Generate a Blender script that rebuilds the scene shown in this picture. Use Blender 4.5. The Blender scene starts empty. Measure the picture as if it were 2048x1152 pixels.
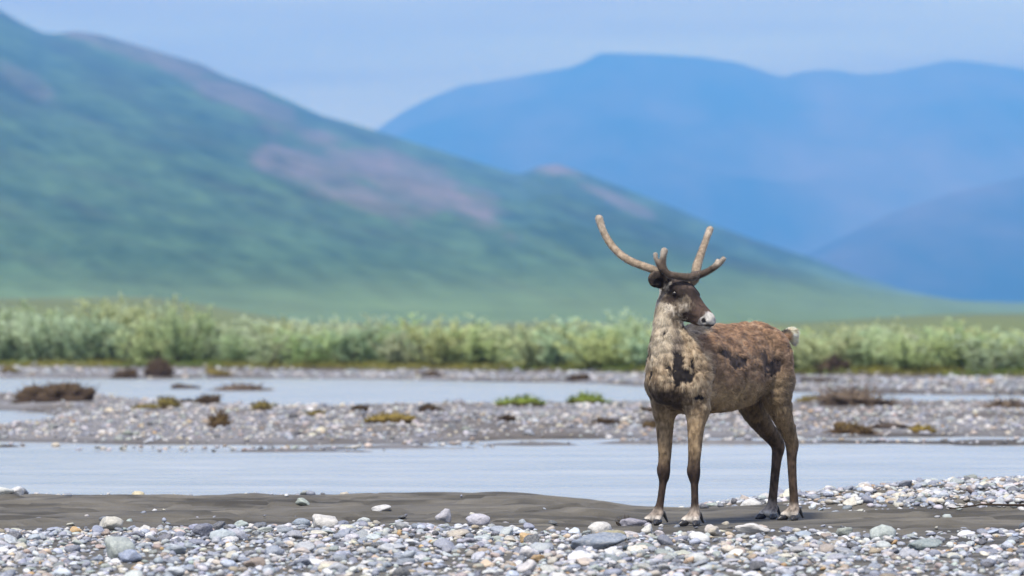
import bpy, math, random
import numpy as np
from mathutils import Vector, Matrix

# ------------------------------------------------------------------ scene, camera, light, exposure
SC = bpy.context.scene
COL = SC.collection
R = math.radians

cam_d = bpy.data.cameras.new("camera")
cam = bpy.data.objects.new("camera", cam_d)
COL.objects.link(cam)
cam.location = (0.0, 0.0, 1.18)
cam.rotation_euler = (R(90), 0, 0)
cam_d.sensor_width = 36.0
cam_d.lens = 36.0 * 10200.0 / 2048.0
cam_d.shift_y = 74.0 / 2048.0
cam_d.clip_start = 0.5
cam_d.clip_end = 60000.0
cam_d.dof.use_dof = True
cam_d.dof.focus_distance = 30.0
cam_d.dof.aperture_fstop = 3.8
SC.camera = cam

SUN_EL, SUN_AZ = 58.0, -160.0            # elevation, azimuth clockwise from +Y (view direction)
world = bpy.data.worlds.new("World")
SC.world = world
world.use_nodes = True
wn, wl = world.node_tree.nodes, world.node_tree.links
wn.clear()
w_out = wn.new("ShaderNodeOutputWorld")
w_bg = wn.new("ShaderNodeBackground")
w_bg.inputs["Strength"].default_value = 0.14
w_sky = wn.new("ShaderNodeTexSky")
w_sky.sky_type = 'NISHITA'
w_sky.sun_disc = False
w_sky.sun_elevation = R(SUN_EL)
w_sky.sun_rotation = R(SUN_AZ)
w_sky.air_density = 1.0
w_sky.dust_density = 0.6
w_sky.ozone_density = 1.0
# thin high cloud drawn out in streaks over the whole sky
w_co = wn.new("ShaderNodeTexCoord")
w_map = wn.new("ShaderNodeMapping")
w_map.inputs["Scale"].default_value = (3.0, 3.0, 42.0)
w_map.inputs["Rotation"].default_value = (0.0, R(1.2), 0.0)
w_noise = wn.new("ShaderNodeTexNoise")
w_noise.inputs["Scale"].default_value = 1.6
w_noise.inputs["Detail"].default_value = 5.0
w_noise.inputs["Roughness"].default_value = 0.5
w_ramp = wn.new("ShaderNodeMapRange")
w_ramp.inputs[1].default_value = 0.35
w_ramp.inputs[2].default_value = 0.68
w_ramp.inputs[3].default_value = 0.05
w_ramp.inputs[4].default_value = 1.0
w_mix = wn.new("ShaderNodeMix")
w_mix.data_type = 'RGBA'
w_mix.inputs[7].default_value = (3.3, 3.3, 4.2, 1.0)       # sunlit cloud veil
wl.new(w_co.outputs["Generated"], w_map.inputs["Vector"])
wl.new(w_map.outputs["Vector"], w_noise.inputs["Vector"])
wl.new(w_noise.outputs["Fac"], w_ramp.inputs[0])
wl.new(w_ramp.outputs[0], w_mix.inputs[0])
wl.new(w_sky.outputs["Color"], w_mix.inputs[6])
wl.new(w_mix.outputs[2], w_bg.inputs["Color"])
wl.new(w_bg.outputs["Background"], w_out.inputs["Surface"])

sun_d = bpy.data.lights.new("sun", 'SUN')
sun_d.energy = 3.0
sun_d.angle = R(8)
sun_d.color = (1.0, 0.93, 0.82)
sun = bpy.data.objects.new("sun", sun_d)
COL.objects.link(sun)
_d = Vector((math.sin(R(SUN_AZ)) * math.cos(R(SUN_EL)), math.cos(R(SUN_AZ)) * math.cos(R(SUN_EL)), math.sin(R(SUN_EL))))
sun.rotation_euler = _d.to_track_quat('Z', 'Y').to_euler()
sun.location = (0, 0, 60)

SC.view_settings.view_transform = 'Standard'
SC.view_settings.look = 'None'
SC.view_settings.gamma = 1.0
SC.view_settings.exposure = 0.70
SC.view_settings.use_curve_mapping = False
SC.render.engine = 'CYCLES'
SC.cycles.use_denoising = True
SC.cycles.max_bounces = 6
SC.cycles.diffuse_bounces = 2
SC.cycles.glossy_bounces = 3
SC.cycles.volume_bounces = 1
SC.cycles.transparent_max_bounces = 8
SC.cycles.use_adaptive_sampling = True
SC.cycles.adaptive_threshold = 0.01

# ------------------------------------------------------------------ helpers
rng = np.random.default_rng(7)
random.seed(7)


def hash01(*ints):
    h = np.zeros(np.broadcast(*ints).shape, dtype=np.uint32)
    for k, a in zip((374761393, 668265263, 2147483647, 1274126177), ints):
        h = h + (np.asarray(a).astype(np.int64) & 0xffffffff).astype(np.uint32) * np.uint32(k)
    h = (h ^ (h >> np.uint32(13))) * np.uint32(1274126177)
    h = (h ^ (h >> np.uint32(16))) * np.uint32(2246822519)
    return ((h ^ (h >> np.uint32(15))) & np.uint32(0xffffff)).astype(np.float64) / 16777215.0


def vnoise(p, seed=0):
    """value noise, p (N,2) or (N,3) -> 0..1"""
    i = np.floor(p).astype(np.int64)
    f = p - i
    f = f * f * (3 - 2 * f)
    d = p.shape[1]
    out = np.zeros(len(p))
    for c in range(2 ** d):
        w = np.ones(len(p))
        idx = []
        for k in range(d):
            b = (c >> k) & 1
            idx.append(i[:, k] + b)
            w = w * (f[:, k] if b else 1 - f[:, k])
        out += w * hash01(*idx, np.full(len(p), seed))
    return out


def fbm(p, octaves=4, seed=0, gain=0.5, lac=2.03):
    a, s, t = 1.0, 0.0, 0.0
    q = np.array(p, dtype=float)
    for o in range(octaves):
        s = s + a * vnoise(q, seed + o * 17)
        t += a
        a *= gain
        q = q * lac + 13.7
    return s / t


def sstep(a, b, x):
    t = np.clip((x - a) / (b - a), 0, 1)
    return t * t * (3 - 2 * t)


def mesh_np(name, verts, faces, cols=None, smooth=True, mat=None, attr="col"):
    verts = np.ascontiguousarray(verts, dtype=np.float32)
    faces = np.ascontiguousarray(faces, dtype=np.int32)
    me = bpy.data.meshes.new(name)
    n, k = faces.shape
    me.vertices.add(len(verts))
    me.vertices.foreach_set("co", verts.ravel())
    me.loops.add(n * k)
    me.loops.foreach_set("vertex_index", faces.ravel())
    me.polygons.add(n)
    me.polygons.foreach_set("loop_start", np.arange(0, n * k, k, dtype=np.int32))
    me.polygons.foreach_set("use_smooth", np.full(n, smooth, dtype=bool))
    if cols is not None:
        c = np.ones((len(verts), 4), dtype=np.float32)
        c[:, :cols.shape[1]] = cols
        a = me.color_attributes.new(attr, 'FLOAT_COLOR', 'POINT')
        a.data.foreach_set("color", c.ravel())
    me.update(calc_edges=True)
    me.validate()
    if mat:
        me.materials.append(mat)
    return me


def link(name, me, parent=None, kind=None, label=None, cat=None, group=None):
    o = bpy.data.objects.new(name, me)
    COL.objects.link(o)
    if parent is not None:
        o.parent = parent
    if kind:
        o["kind"] = kind
    if label:
        o["label"] = label
    if cat:
        o["category"] = cat
    if group:
        o["group"] = group
    return o


def new_mat(name):
    m = bpy.data.materials.new(name)
    m.use_nodes = True
    nt = m.node_tree
    b = nt.nodes["Principled BSDF"]
    return m, nt, b


def nd(nt, typ, **kw):
    n = nt.nodes.new(typ)
    for k, v in kw.items():
        if k.startswith("_"):
            setattr(n, k[1:], v)
        else:
            n.inputs[k.replace("__", " ")].default_value = v
    return n


def mixc(nt, fac, a, b, blend='MIX'):
    m = nt.nodes.new("ShaderNodeMix")
    m.data_type = 'RGBA'
    m.blend_type = blend
    for s, v in ((0, fac), (6, a), (7, b)):
        if isinstance(v, bpy.types.NodeSocket):
            nt.links.new(v, m.inputs[s])
        elif s == 0:
            m.inputs[0].default_value = v
        else:
            m.inputs[s].default_value = (*v, 1.0)
    return m.outputs[2]


def noise_fac(nt, scale, detail=4, rough=0.5, lo=0.35, hi=0.65, coord="Object", stretch=None):
    tc = nt.nodes.new("ShaderNodeTexCoord")
    v = tc.outputs[coord]
    if stretch:
        mp = nt.nodes.new("ShaderNodeMapping")
        mp.inputs["Scale"].default_value = stretch
        nt.links.new(v, mp.inputs["Vector"])
        v = mp.outputs["Vector"]
    n = nd(nt, "ShaderNodeTexNoise", Scale=scale, Detail=detail, Roughness=rough)
    nt.links.new(v, n.inputs["Vector"])
    r = nt.nodes.new("ShaderNodeMapRange")
    r.inputs[1].default_value = lo
    r.inputs[2].default_value = hi
    nt.links.new(n.outputs["Fac"], r.inputs[0])
    return r.outputs[0], n.outputs["Fac"]


def add_bump(nt, b, height, strength, dist):
    bp = nd(nt, "ShaderNodeBump", Strength=strength, Distance=dist)
    nt.links.new(height, bp.inputs["Height"])
    nt.links.new(bp.outputs["Normal"], b.inputs["Normal"])
    return bp

# ------------------------------------------------------------------ land: mountains, valley floor, river
WATER_Z = -0.06


def interp(x, pts):
    p = np.array(pts, float)
    return np.interp(x, p[:, 0], p[:, 1])


def smooth_interp(x, pts, w):
    return (interp(x - w, pts) + interp(x + w, pts) + 2 * interp(x, pts)) / 4


def ridge_mesh(az, sky, y0, yr, yb, rows, seed, rough, z_foot, power=1.25, back=.55):
    """hill range: crest line at distance yr with crest elevation slope sky(az); foot at y0, far side ends at yb"""
    na = len(az)
    tf = np.linspace(0, 1, rows)
    front = y0 + (yr - y0) * tf
    bk = yr + (yb - yr) * np.linspace(0, 1, rows // 4)[1:]
    ys = np.concatenate([front, bk])
    A, Y = np.meshgrid(az, ys, indexing='ij')
    S = np.repeat(sky[:, None], len(ys), 1)
    prof = np.where(Y <= yr, np.clip((Y - y0) / (yr - y0), 0, 1) ** power, 1 - (1 - back) * np.clip((Y - yr) / (yb - yr), 0, 1) ** 1.5)
    X = A * Y
    Z = z_foot + (S * yr - z_foot) * prof
    n = fbm(np.stack([X.ravel() / (yr * .035), Y.ravel() / (yr * .07)], 1), 5, seed).reshape(X.shape) - .5
    env = np.sin(np.clip(prof, 0, 1) * math.pi) ** .8 * (Y <= yr) + .4 * (Y > yr)
    Z = Z + n * rough * env
    V = np.stack([X, Y, Z], -1).reshape(-1, 3)
    i, j = np.meshgrid(np.arange(na - 1), np.arange(len(ys) - 1), indexing='ij')
    a = (i * len(ys) + j).ravel()
    Q = np.stack([a, a + len(ys), a + len(ys) + 1, a + 1], 1)
    return V, Q, A.ravel(), (Z / Y).ravel()


def px2az(x):
    return (x - 1024.0) / 10200.0


def px2el(y):
    return (650.0 - y) / 10200.0


# near green hill -------------------------------------------------
HILL = [(-1800, 80), (-900, -70), (-400, -60), (-150, -40), (0, 18), (40, 42), (85, 64), (110, 66), (150, 60), (200, 67), (260, 84), (330, 105), (400, 125), (450, 150), (520, 174),
        (580, 200), (640, 228), (700, 244), (750, 259), (850, 290), (950, 321), (1030, 346), (1050, 345), (1075, 331), (1115, 325), (1160, 341), (1250, 375),
        (1350, 414), (1430, 449), (1520, 481), (1620, 513), (1700, 545), (1800, 577), (1900, 597), (2048, 614), (2300, 632), (2800, 644), (4200, 648)]
hp_ = np.array(HILL, float)
az = np.concatenate([np.linspace(px2az(-1800), px2az(-120), 60), np.linspace(px2az(-110), px2az(2160), 330), np.linspace(px2az(2180), px2az(4000), 60)])
sky = smooth_interp(az, np.stack([px2az(hp_[:, 0]), px2el(hp_[:, 1])], 1), px2az(1032))
V, Q, A, EL = ridge_mesh(az, sky, 1400.0, 5600.0, 7300.0, 150, 31, 22.0, 1.0, 1.12, .8)
PX, PY = 1024 + A * 10200, 650 - EL * 10200
# vegetation: scree fields, bare ridge tops, heath and grass bands (ground cover of the hill itself)
w1 = fbm(np.stack([PX / 90, PY / 38], 1), 4, 61) - .5
w2 = fbm(np.stack([(PX * .95 + PY * .4) / 260, (PY - .33 * PX) / 34], 1), 4, 67) - .5
w3 = fbm(np.stack([(PX * .95 + PY * .4) / 60, (PY - .33 * PX) / 15], 1), 3, 71) - .5


def streak_blob(cx, cy, rx, ry, ang):
    c, s = math.cos(ang), math.sin(ang)
    dx, dy = PX - cx, PY - cy
    a, b = (dx * c + dy * s) / rx, (-dx * s + dy * c) / ry
    return 1 - sstep(.55, 1.25, np.sqrt(a * a + b * b) + 1.1 * w1 + .9 * w3)


scree = np.maximum.reduce([streak_blob(790, 345, 210, 42, .42), streak_blob(600, 325, 100, 28, .15), streak_blob(700, 385, 130, 28, .30) * .8,
                           streak_blob(930, 405, 110, 24, .55), streak_blob(1110, 335, 60, 13, .2) * .9, streak_blob(1230, 395, 90, 13, .42) * .8,
                           streak_blob(300, 110, 170, 22, .28) * .75, streak_blob(480, 190, 130, 24, .40) * .8, streak_blob(160, 68, 60, 12, .1) * .8,
                           streak_blob(40, 150, 80, 20, .6) * .5])
band = np.clip(.55 + 1.0 * w2 + .5 * w3, 0, 1)
G0, G1, G2 = np.array([.046, .095, .055]), np.array([.100, .175, .085]), np.array([.060, .062, .050])
cols = G0 + (G1 - G0) * band[:, None]
heath = np.clip(2.4 * (fbm(np.stack([(PX + PY) / 200, (PY - .30 * PX) / 26], 1), 4, 83) - .52), 0, 1)
w4 = fbm(np.stack([(PX * .95 + PY * .4) / 30, (PY - .36 * PX) / 8], 1), 3, 73) - .5
cols = cols * np.clip(1 + .45 * w3 + .45 * w4, .3, 2)[:, None]
cols = cols + (G2 - cols) * (heath * .5)[:, None]
lowg = sstep(500, 620, PY)
cols = cols + (np.array([.20, .285, .13]) - cols) * (lowg * .65)[:, None]
cols = cols + (np.array([.215, .192, .186]) - cols) * (np.clip(scree * (.75 + 1.2 * w3), 0, 1))[:, None]
M_HILL, nt, b = new_mat("tundra_hill")
a_ = nd(nt, "ShaderNodeAttribute", _attribute_name="col")
fac, _ = noise_fac(nt, .02, 6, .6, .3, .7)
nt.links.new(mixc(nt, fac, mixc(nt, 1.0, a_.outputs["Color"], (.75, .75, .75), 'MULTIPLY'), a_.outputs["Color"]), b.inputs["Base Color"])
b.inputs["Roughness"].default_value = 1.0
b.inputs["Specular IOR Level"].default_value = 0.0
link("green_hill", mesh_np("green_hill", V, Q, cols, True, M_HILL), kind="structure")

# far blue mountains ------------------------------------------------
MT = [(-1500, 420), (300, 420), (600, 345), (757, 256), (800, 226), (850, 200), (920, 171), (1000, 158), (1080, 145), (1140, 134), (1166, 124), (1198, 105), (1290, 107),
      (1400, 113), (1480, 125), (1530, 142), (1565, 154), (1600, 143), (1650, 138), (1690, 142), (1720, 148), (1780, 144), (1850, 130), (1900, 119),
      (1960, 124), (2048, 137), (2300, 190), (2900, 170), (3900, 330)]
M_MT, nt, b = new_mat("far_mountain")
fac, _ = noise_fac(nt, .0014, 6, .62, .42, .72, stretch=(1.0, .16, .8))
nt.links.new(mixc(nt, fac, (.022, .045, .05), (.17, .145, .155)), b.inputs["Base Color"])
b.inputs["Roughness"].default_value = 1.0
b.inputs["Specular IOR Level"].default_value = 0.0
mt = np.array(MT, float)
az = np.linspace(px2az(-1500), px2az(3900), 520)
sky = smooth_interp(az, np.stack([px2az(mt[:, 0]), px2el(mt[:, 1])], 1), px2az(1030))
V, Q, _, _ = ridge_mesh(az, sky, 11500.0, 17000.0, 19500.0, 64, 41, 190.0, 10.0, .85, .6)
link("far_mountain", mesh_np("far_mountain", V, Q, None, True, M_MT), kind="structure")
MT2 = [(1200, 640), (1500, 552), (1560, 528), (1640, 496), (1720, 455), (1800, 418), (1900, 386), (2048, 352), (2300, 300), (2700, 330), (3600, 480)]
mt = np.array(MT2, float)
az = np.linspace(px2az(1200), px2az(3600), 260)
sky = smooth_interp(az, np.stack([px2az(mt[:, 0]), px2el(mt[:, 1])], 1), px2az(1040))
V, Q, _, _ = ridge_mesh(az, sky, 7700.0, 10000.0, 11400.0, 70, 43, 60.0, 8.0, .9, .4)
link("valley_ridge", mesh_np("valley_ridge", V, Q, None, True, M_MT), kind="structure")


# valley floor with the river bed -----------------------------------
def shore_y(x):            # where the near bar meets the water
    return interp(x, [(-6, 35.6), (-3, 35.5), (0.0, 35.2), (.5, 34.9), (.9, 34.6), (1.3, 34.6), (1.8, 35.2), (3, 36.0), (6, 36.5)])


def crest(x):              # height of the near bar's rim
    return interp(x, [(-6, .03), (-1.5, .028), (-.6, .034), (-.1, .040), (.25, .034), (.55, .008), (.8, -.020), (1.15, -.030), (1.45, -.005), (1.9, .028), (2.6, .075), (3.4, .115), (6, .14)])


def gravel_edge(x):        # foreground gravel reaches up to here
    return interp(x, [(-6, 28.9), (-3.0, 28.7), (-2.2, 29.0), (-1.6, 29.4), (-.9, 29.7), (-.3, 29.5), (.1, 28.7), (.6, 28.3), (1.0, 28.55), (1.5, 28.8), (2.0, 28.3), (2.6, 28.6), (3.2, 29.4), (6, 29.6)])


def bank_y(a):             # foot of the willow thicket
    return interp(a, [(-.14, 139.5), (-.1, 138), (-.05, 132), (0, 126), (.05, 117.5), (.1, 112), (.14, 110)])


def far_shore(a):          # azimuth -> far edge of the second channel
    return interp(a, [(-.3, 122), (-.1, 119), (-.05, 119), (-.02, 116), (.012, 110), (.03, 102), (.05, 95), (.07, 92), (.1, 90), (.3, 90)])


PRINTS = [(1.95, 31.6, 1), (2.15, 31.2, 1.1), (2.32, 31.75, .9), (2.6, 31.4, 1), (2.75, 30.9, 1.1), (.35, 30.6, 1), (.10, 30.9, 1.1), (-.2, 30.5, 1), (-.45, 31.1, 1),
          (-1.0, 31.9, 1.2), (-1.3, 31.5, 1), (-1.7, 32.2, 1.1), (-2.1, 31.8, 1), (-2.5, 32.5, 1.2), (.55, 32.3, 1.3), (-.1, 32.6, 1.2), (-2.9, 31.2, 1.3), (1.35, 31.6, 1)]


def ground_z(x, y):
    x, y = np.broadcast_arrays(np.asarray(x, float), np.asarray(y, float))
    sh = x.shape
    x, y = x.ravel(), y.ravel()
    p = np.stack([x, y], 1)
    n_big = fbm(p / 3.1, 3, 101) - .5
    n_mid = fbm(p * (1.1, 2.0), 3, 103) - .5
    n_fin = fbm(p * (2.2, 7.0), 3, 107) - .5
    # near bar
    ge = gravel_edge(x) + .5 * n_mid
    ys = shore_y(x) + .35 * n_big
    sandy = sstep(0, .5, y - ge)
    z1 = .040 * n_mid * sandy + .050 * n_fin * sandy * (1 - .5 * sstep(-1, 0, y - ys))
    t = sstep(30.6, 33.6, y)
    z1 = z1 + crest(x) * t
    z1 = z1 + (.018 + .03 * n_big) * (1 - sandy)
    d = y - (ys - 1.1)
    z1 = z1 - np.where(d > 0, np.minimum((.42 * d ** 1.3) * (.16 + crest(x).clip(0)), .5), 0)
    rp = fbm(p * (1.6, 5.5), 3, 109)
    z1 = z1 + .026 * sandy * sstep(.47, .52, rp) * (1 - sstep(-.6, 0, d))      # low terraces cut by falling water
    # small wave-cut ledges in the sand, one left of the forefeet
    led = np.exp(-((x - .42) / .30) ** 2) * sstep(-.05, .05, y - (31.3 + .12 * np.sin(x * 9) + .2 * n_mid)) * (1 - sstep(.5, 1.4, y - 31.3))
    z1 = z1 + .030 * led
    for px_, py_, s_ in PRINTS:
        z1 = z1 - .028 * np.exp(-(((x - px_) / (.055 * s_)) ** 2 + ((y - py_) / (.075 * s_)) ** 2)) + .010 * np.exp(-(((x - px_) / (.10 * s_)) ** 2 + ((y - py_ - .09) / .06) ** 2))
    foot = np.exp(-((x - 1.30) / .75) ** 4) * np.exp(-((y - 30.25) / .95) ** 4)      # trodden flat under the caribou
    z1 = z1 * (1 - .9 * foot)
    # channels and bars
    a = x / np.maximum(y, 1)
    nb = fbm(p / (4.0, 6.0), 4, 113) - .5
    y_m0 = 4 * nb + interp(a, [(-.12, 57), (-.095, 55.5), (-.07, 53.8), (-.03, 54), (0, 56), (.03, 57), (.1, 57.5)])
    y_m1 = interp(a, [(-.3, 86), (-.1, 85), (-.08, 82), (-.06, 75), (-.03, 73), (.0, 74), (.02, 76), (.1, 77)]) + 4 * nb
    y_f = far_shore(a) + 8 * nb
    z2 = (.01 + .05 * sstep(0, 10, y - y_m0) + .07 * nb + .05 * n_mid) * sstep(-.5, 1.5, y - y_m0) * (1 - sstep(-2.5, 2.0, y - y_m1))
    pool = np.exp(-((a + .106) / .012) ** 2) * np.exp(-((y - 68) / 4.5) ** 2)
    z2 = z2 - .9 * pool
    bed = -.45
    zz = np.where(y < 46, z1, bed + (z2 - bed) * (sstep(-3.0, .3, y - y_m0) * (1 - sstep(-.5, 3.5, y - y_m1))))
    shoal = np.exp(-((y - (y_m0 - 3.2)) / 1.7) ** 2) * (y > 46)
    zz = np.maximum(zz, np.where(y > 46, -.155 + .26 * (fbm(p * (.55, 2.2), 4, 127) - .5) * shoal + .085 * shoal, zz))
    zf = .0 + .05 * sstep(0, 12, y - y_f) + .05 * nb
    zf = zf + .12 * sstep(0, 3.0, y - (bank_y(a) - 2.4 + 2 * nb))
    zz = np.where(y > 90, np.maximum(zz, bed + (zf - bed) * sstep(-4, .5, y - y_f)), zz)
    far = np.clip(y - 165, 0, None)
    zz = zz + .0012 * np.clip(far, 0, 1500) + .0004 * np.clip(far - 1500, 0, None) + .0060 * np.clip(far, 0, 800) * sstep(-.035, -.075, a) + .0022 * np.clip(far, 0, 800) * sstep(.05, .09, a)
    zz = zz + sstep(165, 400, y) * 2.0 * (fbm(p / 70, 3, 131) - .5)
    return zz.reshape(sh)


yr_ = np.concatenate([np.linspace(-60, 18, 14), np.linspace(18, 22, 12)[1:], np.linspace(22, 37, 300)[1:], np.linspace(37, 52, 24)[1:], np.linspace(52, 95, 170)[1:],
                      np.linspace(95, 150, 90)[1:], np.geomspace(150, 20000, 90)[1:]])
ux = np.linspace(-1, 1, 341)
ux = np.sign(ux) * np.abs(ux) ** 1.25
U, Y = np.meshgrid(ux, yr_, indexing='ij')
X = U * (np.maximum(Y, 24) * .17 + np.where(Y > 150, (Y - 150) * .16, 0))
Z = ground_z(X, Y)
V = np.stack([X, Y, Z], -1).reshape(-1, 3)
ny = len(yr_)
i, j = np.meshgrid(np.arange(len(ux) - 1), np.arange(ny - 1), indexing='ij')
a = (i * ny + j).ravel()
Q = np.stack([a, a + ny, a + ny + 1, a + 1], 1)
x, y, z = V.T
p = np.stack([x, y], 1)
nb = fbm(p / (1.5, 2.5), 4, 151) - .5
n4 = fbm(p * (2.2, 3.0), 4, 157) - .5
SAND, SILT, PEB = np.array([.132, .123, .104]), np.array([.150, .134, .118]), np.array([.26, .255, .26])
c = np.tile(SAND, (len(V), 1))
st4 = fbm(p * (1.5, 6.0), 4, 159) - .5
hollow_shade = sstep(.06, .12, st4 + .5 * n4) * .42 + sstep(.02, .10, -st4) * -.22  # shade of overhung hollows painted into the sand as dark streaks, paler ones between
c = c * (1 + .5 * n4 - hollow_shade)[:, None]
wet = (1 - sstep(WATER_Z + .005, WATER_Z + .05, z)) * (y < 200)
c = np.where((y > 46)[:, None], SILT * (1 + .9 * nb)[:, None], c)
gb = sstep(.42, .60, fbm(p / (2.2, 3.4), 4, 163)) * (y > 46)
c = c + (PEB - c) * (gb * .8)[:, None]
c = c * (1 - .40 * wet)[:, None]
grs = sstep(-.4, .8, y - bank_y(x / np.maximum(y, 1)) + 1.0 + 1.5 * nb)
GR = np.array([.115, .165, .040]) * (1 + .8 * nb)[:, None]
GR = GR + (np.array([.20, .19, .045]) - GR) * (sstep(.48, .62, fbm(p / (3, 2), 3, 171)) * (y < 150))[:, None]
c = c + (GR - c) * grs[:, None]
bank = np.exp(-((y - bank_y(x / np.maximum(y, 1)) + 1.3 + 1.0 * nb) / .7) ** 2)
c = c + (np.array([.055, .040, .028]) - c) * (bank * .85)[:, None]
meadow = sstep(160, 300, y)
n5 = fbm(p / (28, 60), 4, 181) - .5
MG = np.array([.17, .21, .07]) * (1 + .9 * n5)[:, None]
c = c + (MG - c) * meadow[:, None]
M_GROUND, nt, b = new_mat("river_ground")
a_ = nd(nt, "ShaderNodeAttribute", _attribute_name="col")
f1, h1 = noise_fac(nt, 1.0, 5, .6, .35, .65, stretch=(2.6, 7.0, 7.0))
f2, h2 = noise_fac(nt, 90.0, 3, .6, .25, .75)
cc = mixc(nt, f1, mixc(nt, 1.0, a_.outputs["Color"], (.70, .70, .70), 'MULTIPLY'), a_.outputs["Color"])
cc = mixc(nt, f2, mixc(nt, 1.0, cc, (.80, .79, .78), 'MULTIPLY'), cc)
nt.links.new(cc, b.inputs["Base Color"])
b.inputs["Roughness"].default_value = .85
b.inputs["Specular IOR Level"].default_value = .25
bp1 = nd(nt, "ShaderNodeBump", Strength=.55, Distance=.05)
nt.links.new(h1, bp1.inputs["Height"])
bp2 = add_bump(nt, b, h2, .4, .004)
nt.links.new(bp1.outputs["Normal"], bp2.inputs["Normal"])
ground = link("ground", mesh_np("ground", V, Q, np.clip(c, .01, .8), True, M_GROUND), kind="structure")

# river: one sheet of silty water, ripples as real relief in the near channel
yw = np.concatenate([np.linspace(33.2, 62, 330), np.linspace(62, 128, 120)[1:]])
uw = np.linspace(-1, 1, 161)
U, Y = np.meshgrid(uw, yw, indexing='ij')
X = U * (Y * .17)
pw = np.stack([X.ravel(), Y.ravel()], 1)
amp = .030 * (1 - .6 * sstep(36, 60, pw[:, 1]))
Zw = WATER_Z + amp * (fbm(pw * (1.1, 2.6), 3, 201) - .5) * (1 - sstep(90, 100, pw[:, 1]))
V = np.concatenate([pw, Zw[:, None]], 1)
ny = len(yw)
i, j = np.meshgrid(np.arange(len(uw) - 1), np.arange(ny - 1), indexing='ij')
a = (i * ny + j).ravel()
Q = np.stack([a, a + ny, a + ny + 1, a + 1], 1)
M_WATER, nt, b = new_mat("silty_water")
fw, hw = noise_fac(nt, 1.0, 5, .6, .38, .62, stretch=(.22, .9, 1.0))
nt.links.new(mixc(nt, fw, (.29, .295, .285), (.40, .395, .37)), b.inputs["Base Color"])  # silt tones streaked to paint the light and dark of ripples
b.inputs["IOR"].default_value = 1.33
b.inputs["Roughness"].default_value = .20
_, hb = noise_fac(nt, 7.0, 3, .55, .3, .7, stretch=(.6, 1.5, 1.0))
add_bump(nt, b, hb, .25, .02)
river = link("river", mesh_np("river", V, Q, None, True, M_WATER), kind="structure")

# ------------------------------------------------------------------ stones and gravel
def ico(sub):
    t = (1 + 5 ** .5) / 2
    V = [(-1, t, 0), (1, t, 0), (-1, -t, 0), (1, -t, 0), (0, -1, t), (0, 1, t), (0, -1, -t), (0, 1, -t), (t, 0, -1), (t, 0, 1), (-t, 0, -1), (-t, 0, 1)]
    F = [(0, 11, 5), (0, 5, 1), (0, 1, 7), (0, 7, 10), (0, 10, 11), (1, 5, 9), (5, 11, 4), (11, 10, 2), (10, 7, 6), (7, 1, 8),
         (3, 9, 4), (3, 4, 2), (3, 2, 6), (3, 6, 8), (3, 8, 9), (4, 9, 5), (2, 4, 11), (6, 2, 10), (8, 6, 7), (9, 8, 1)]
    V = [np.array(v, float) / np.linalg.norm(v) for v in V]
    for _ in range(sub):
        mid, F2 = {}, []
        for a, b, c in F:
            m = []
            for p, q in ((a, b), (b, c), (c, a)):
                k = (min(p, q), max(p, q))
                if k not in mid:
                    w = V[p] + V[q]
                    V.append(w / np.linalg.norm(w))
                    mid[k] = len(V) - 1
                m.append(mid[k])
            F2 += [(a, m[0], m[2]), (b, m[1], m[0]), (c, m[2], m[1]), (m[0], m[1], m[2])]
        F = F2
    return np.array(V), np.array(F)


def stone_shapes(sub, n, seed, amp):
    V, F = ico(sub)
    g = np.random.default_rng(seed)
    out = []
    for k in range(n):
        d = V.copy()
        for _ in range(int(g.integers(4, 9))):              # worn flat facets
            ax = g.normal(size=3)
            ax /= np.linalg.norm(ax)
            h = g.uniform(.50, .88)
            o = d @ ax
            d = d - np.where(o > h, (o - h) * .85, 0)[:, None] * ax
        r = 1 + amp * (fbm(V * 1.7 + 31 * k + seed, 3, seed + k) - .5)
        out.append(d * r[:, None])
    return out, F


SH2, F2_ = stone_shapes(2, 14, 5, .62)
SH1, F1_ = stone_shapes(1, 14, 6, .5)
SH0, F0_ = stone_shapes(0, 14, 8, .4)

PAL = np.array([(.62, .60, .58), (.54, .54, .55), (.44, .46, .50), (.35, .385, .44), (.27, .30, .37), (.19, .215, .27), (.11, .125, .155), (.055, .06, .075),
                (.38, .42, .40), (.30, .34, .32), (.50, .44, .36), (.46, .36, .24), (.44, .27, .10), (.47, .38, .34), (.30, .24, .20), (.52, .49, .40)])
PW = np.array([.13, .09, .11, .12, .12, .11, .075, .03, .065, .04, .06, .026, .010, .022, .025, .06])
PW = PW / PW.sum()


def stone_cols(n, g, dim=1.0):
    c = PAL[g.choice(len(PAL), n, p=PW)]
    return np.clip(c * np.exp(g.normal(-.06, .22, n))[:, None] * (1 + g.normal(0, .028, (n, 3))) * dim, .02, .68)


def stone_mat(name, use_object):
    m, nt, b = new_mat(name)
    if use_object:
        oi = nt.nodes.new("ShaderNodeObjectInfo")
        src = oi.outputs["Color"]
        sc = (1.0, 14.0, 45.0)
        crd = "Object"
    else:
        src = nd(nt, "ShaderNodeAttribute", _attribute_name="col").outputs["Color"]
        crd = "Object"
        sc = (12.0, 60.0, 200.0)
    f1, h1 = noise_fac(nt, sc[1] if not use_object else 2.2, 5, .62, .36, .66, crd)
    f2, h2 = noise_fac(nt, sc[2] if not use_object else 9.0, 3, .6, .40, .70, crd)
    c = mixc(nt, f1, mixc(nt, 1.0, src, (.66, .67, .70), 'MULTIPLY'), src)
    c = mixc(nt, f2, c, mixc(nt, .30, c, (.68, .66, .63)))
    nt.links.new(c, b.inputs["Base Color"])
    b.inputs["Roughness"].default_value = .62
    b.inputs["Specular IOR Level"].default_value = .35
    add_bump(nt, b, h1, .25, .006 if not use_object else .08)
    return m


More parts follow.
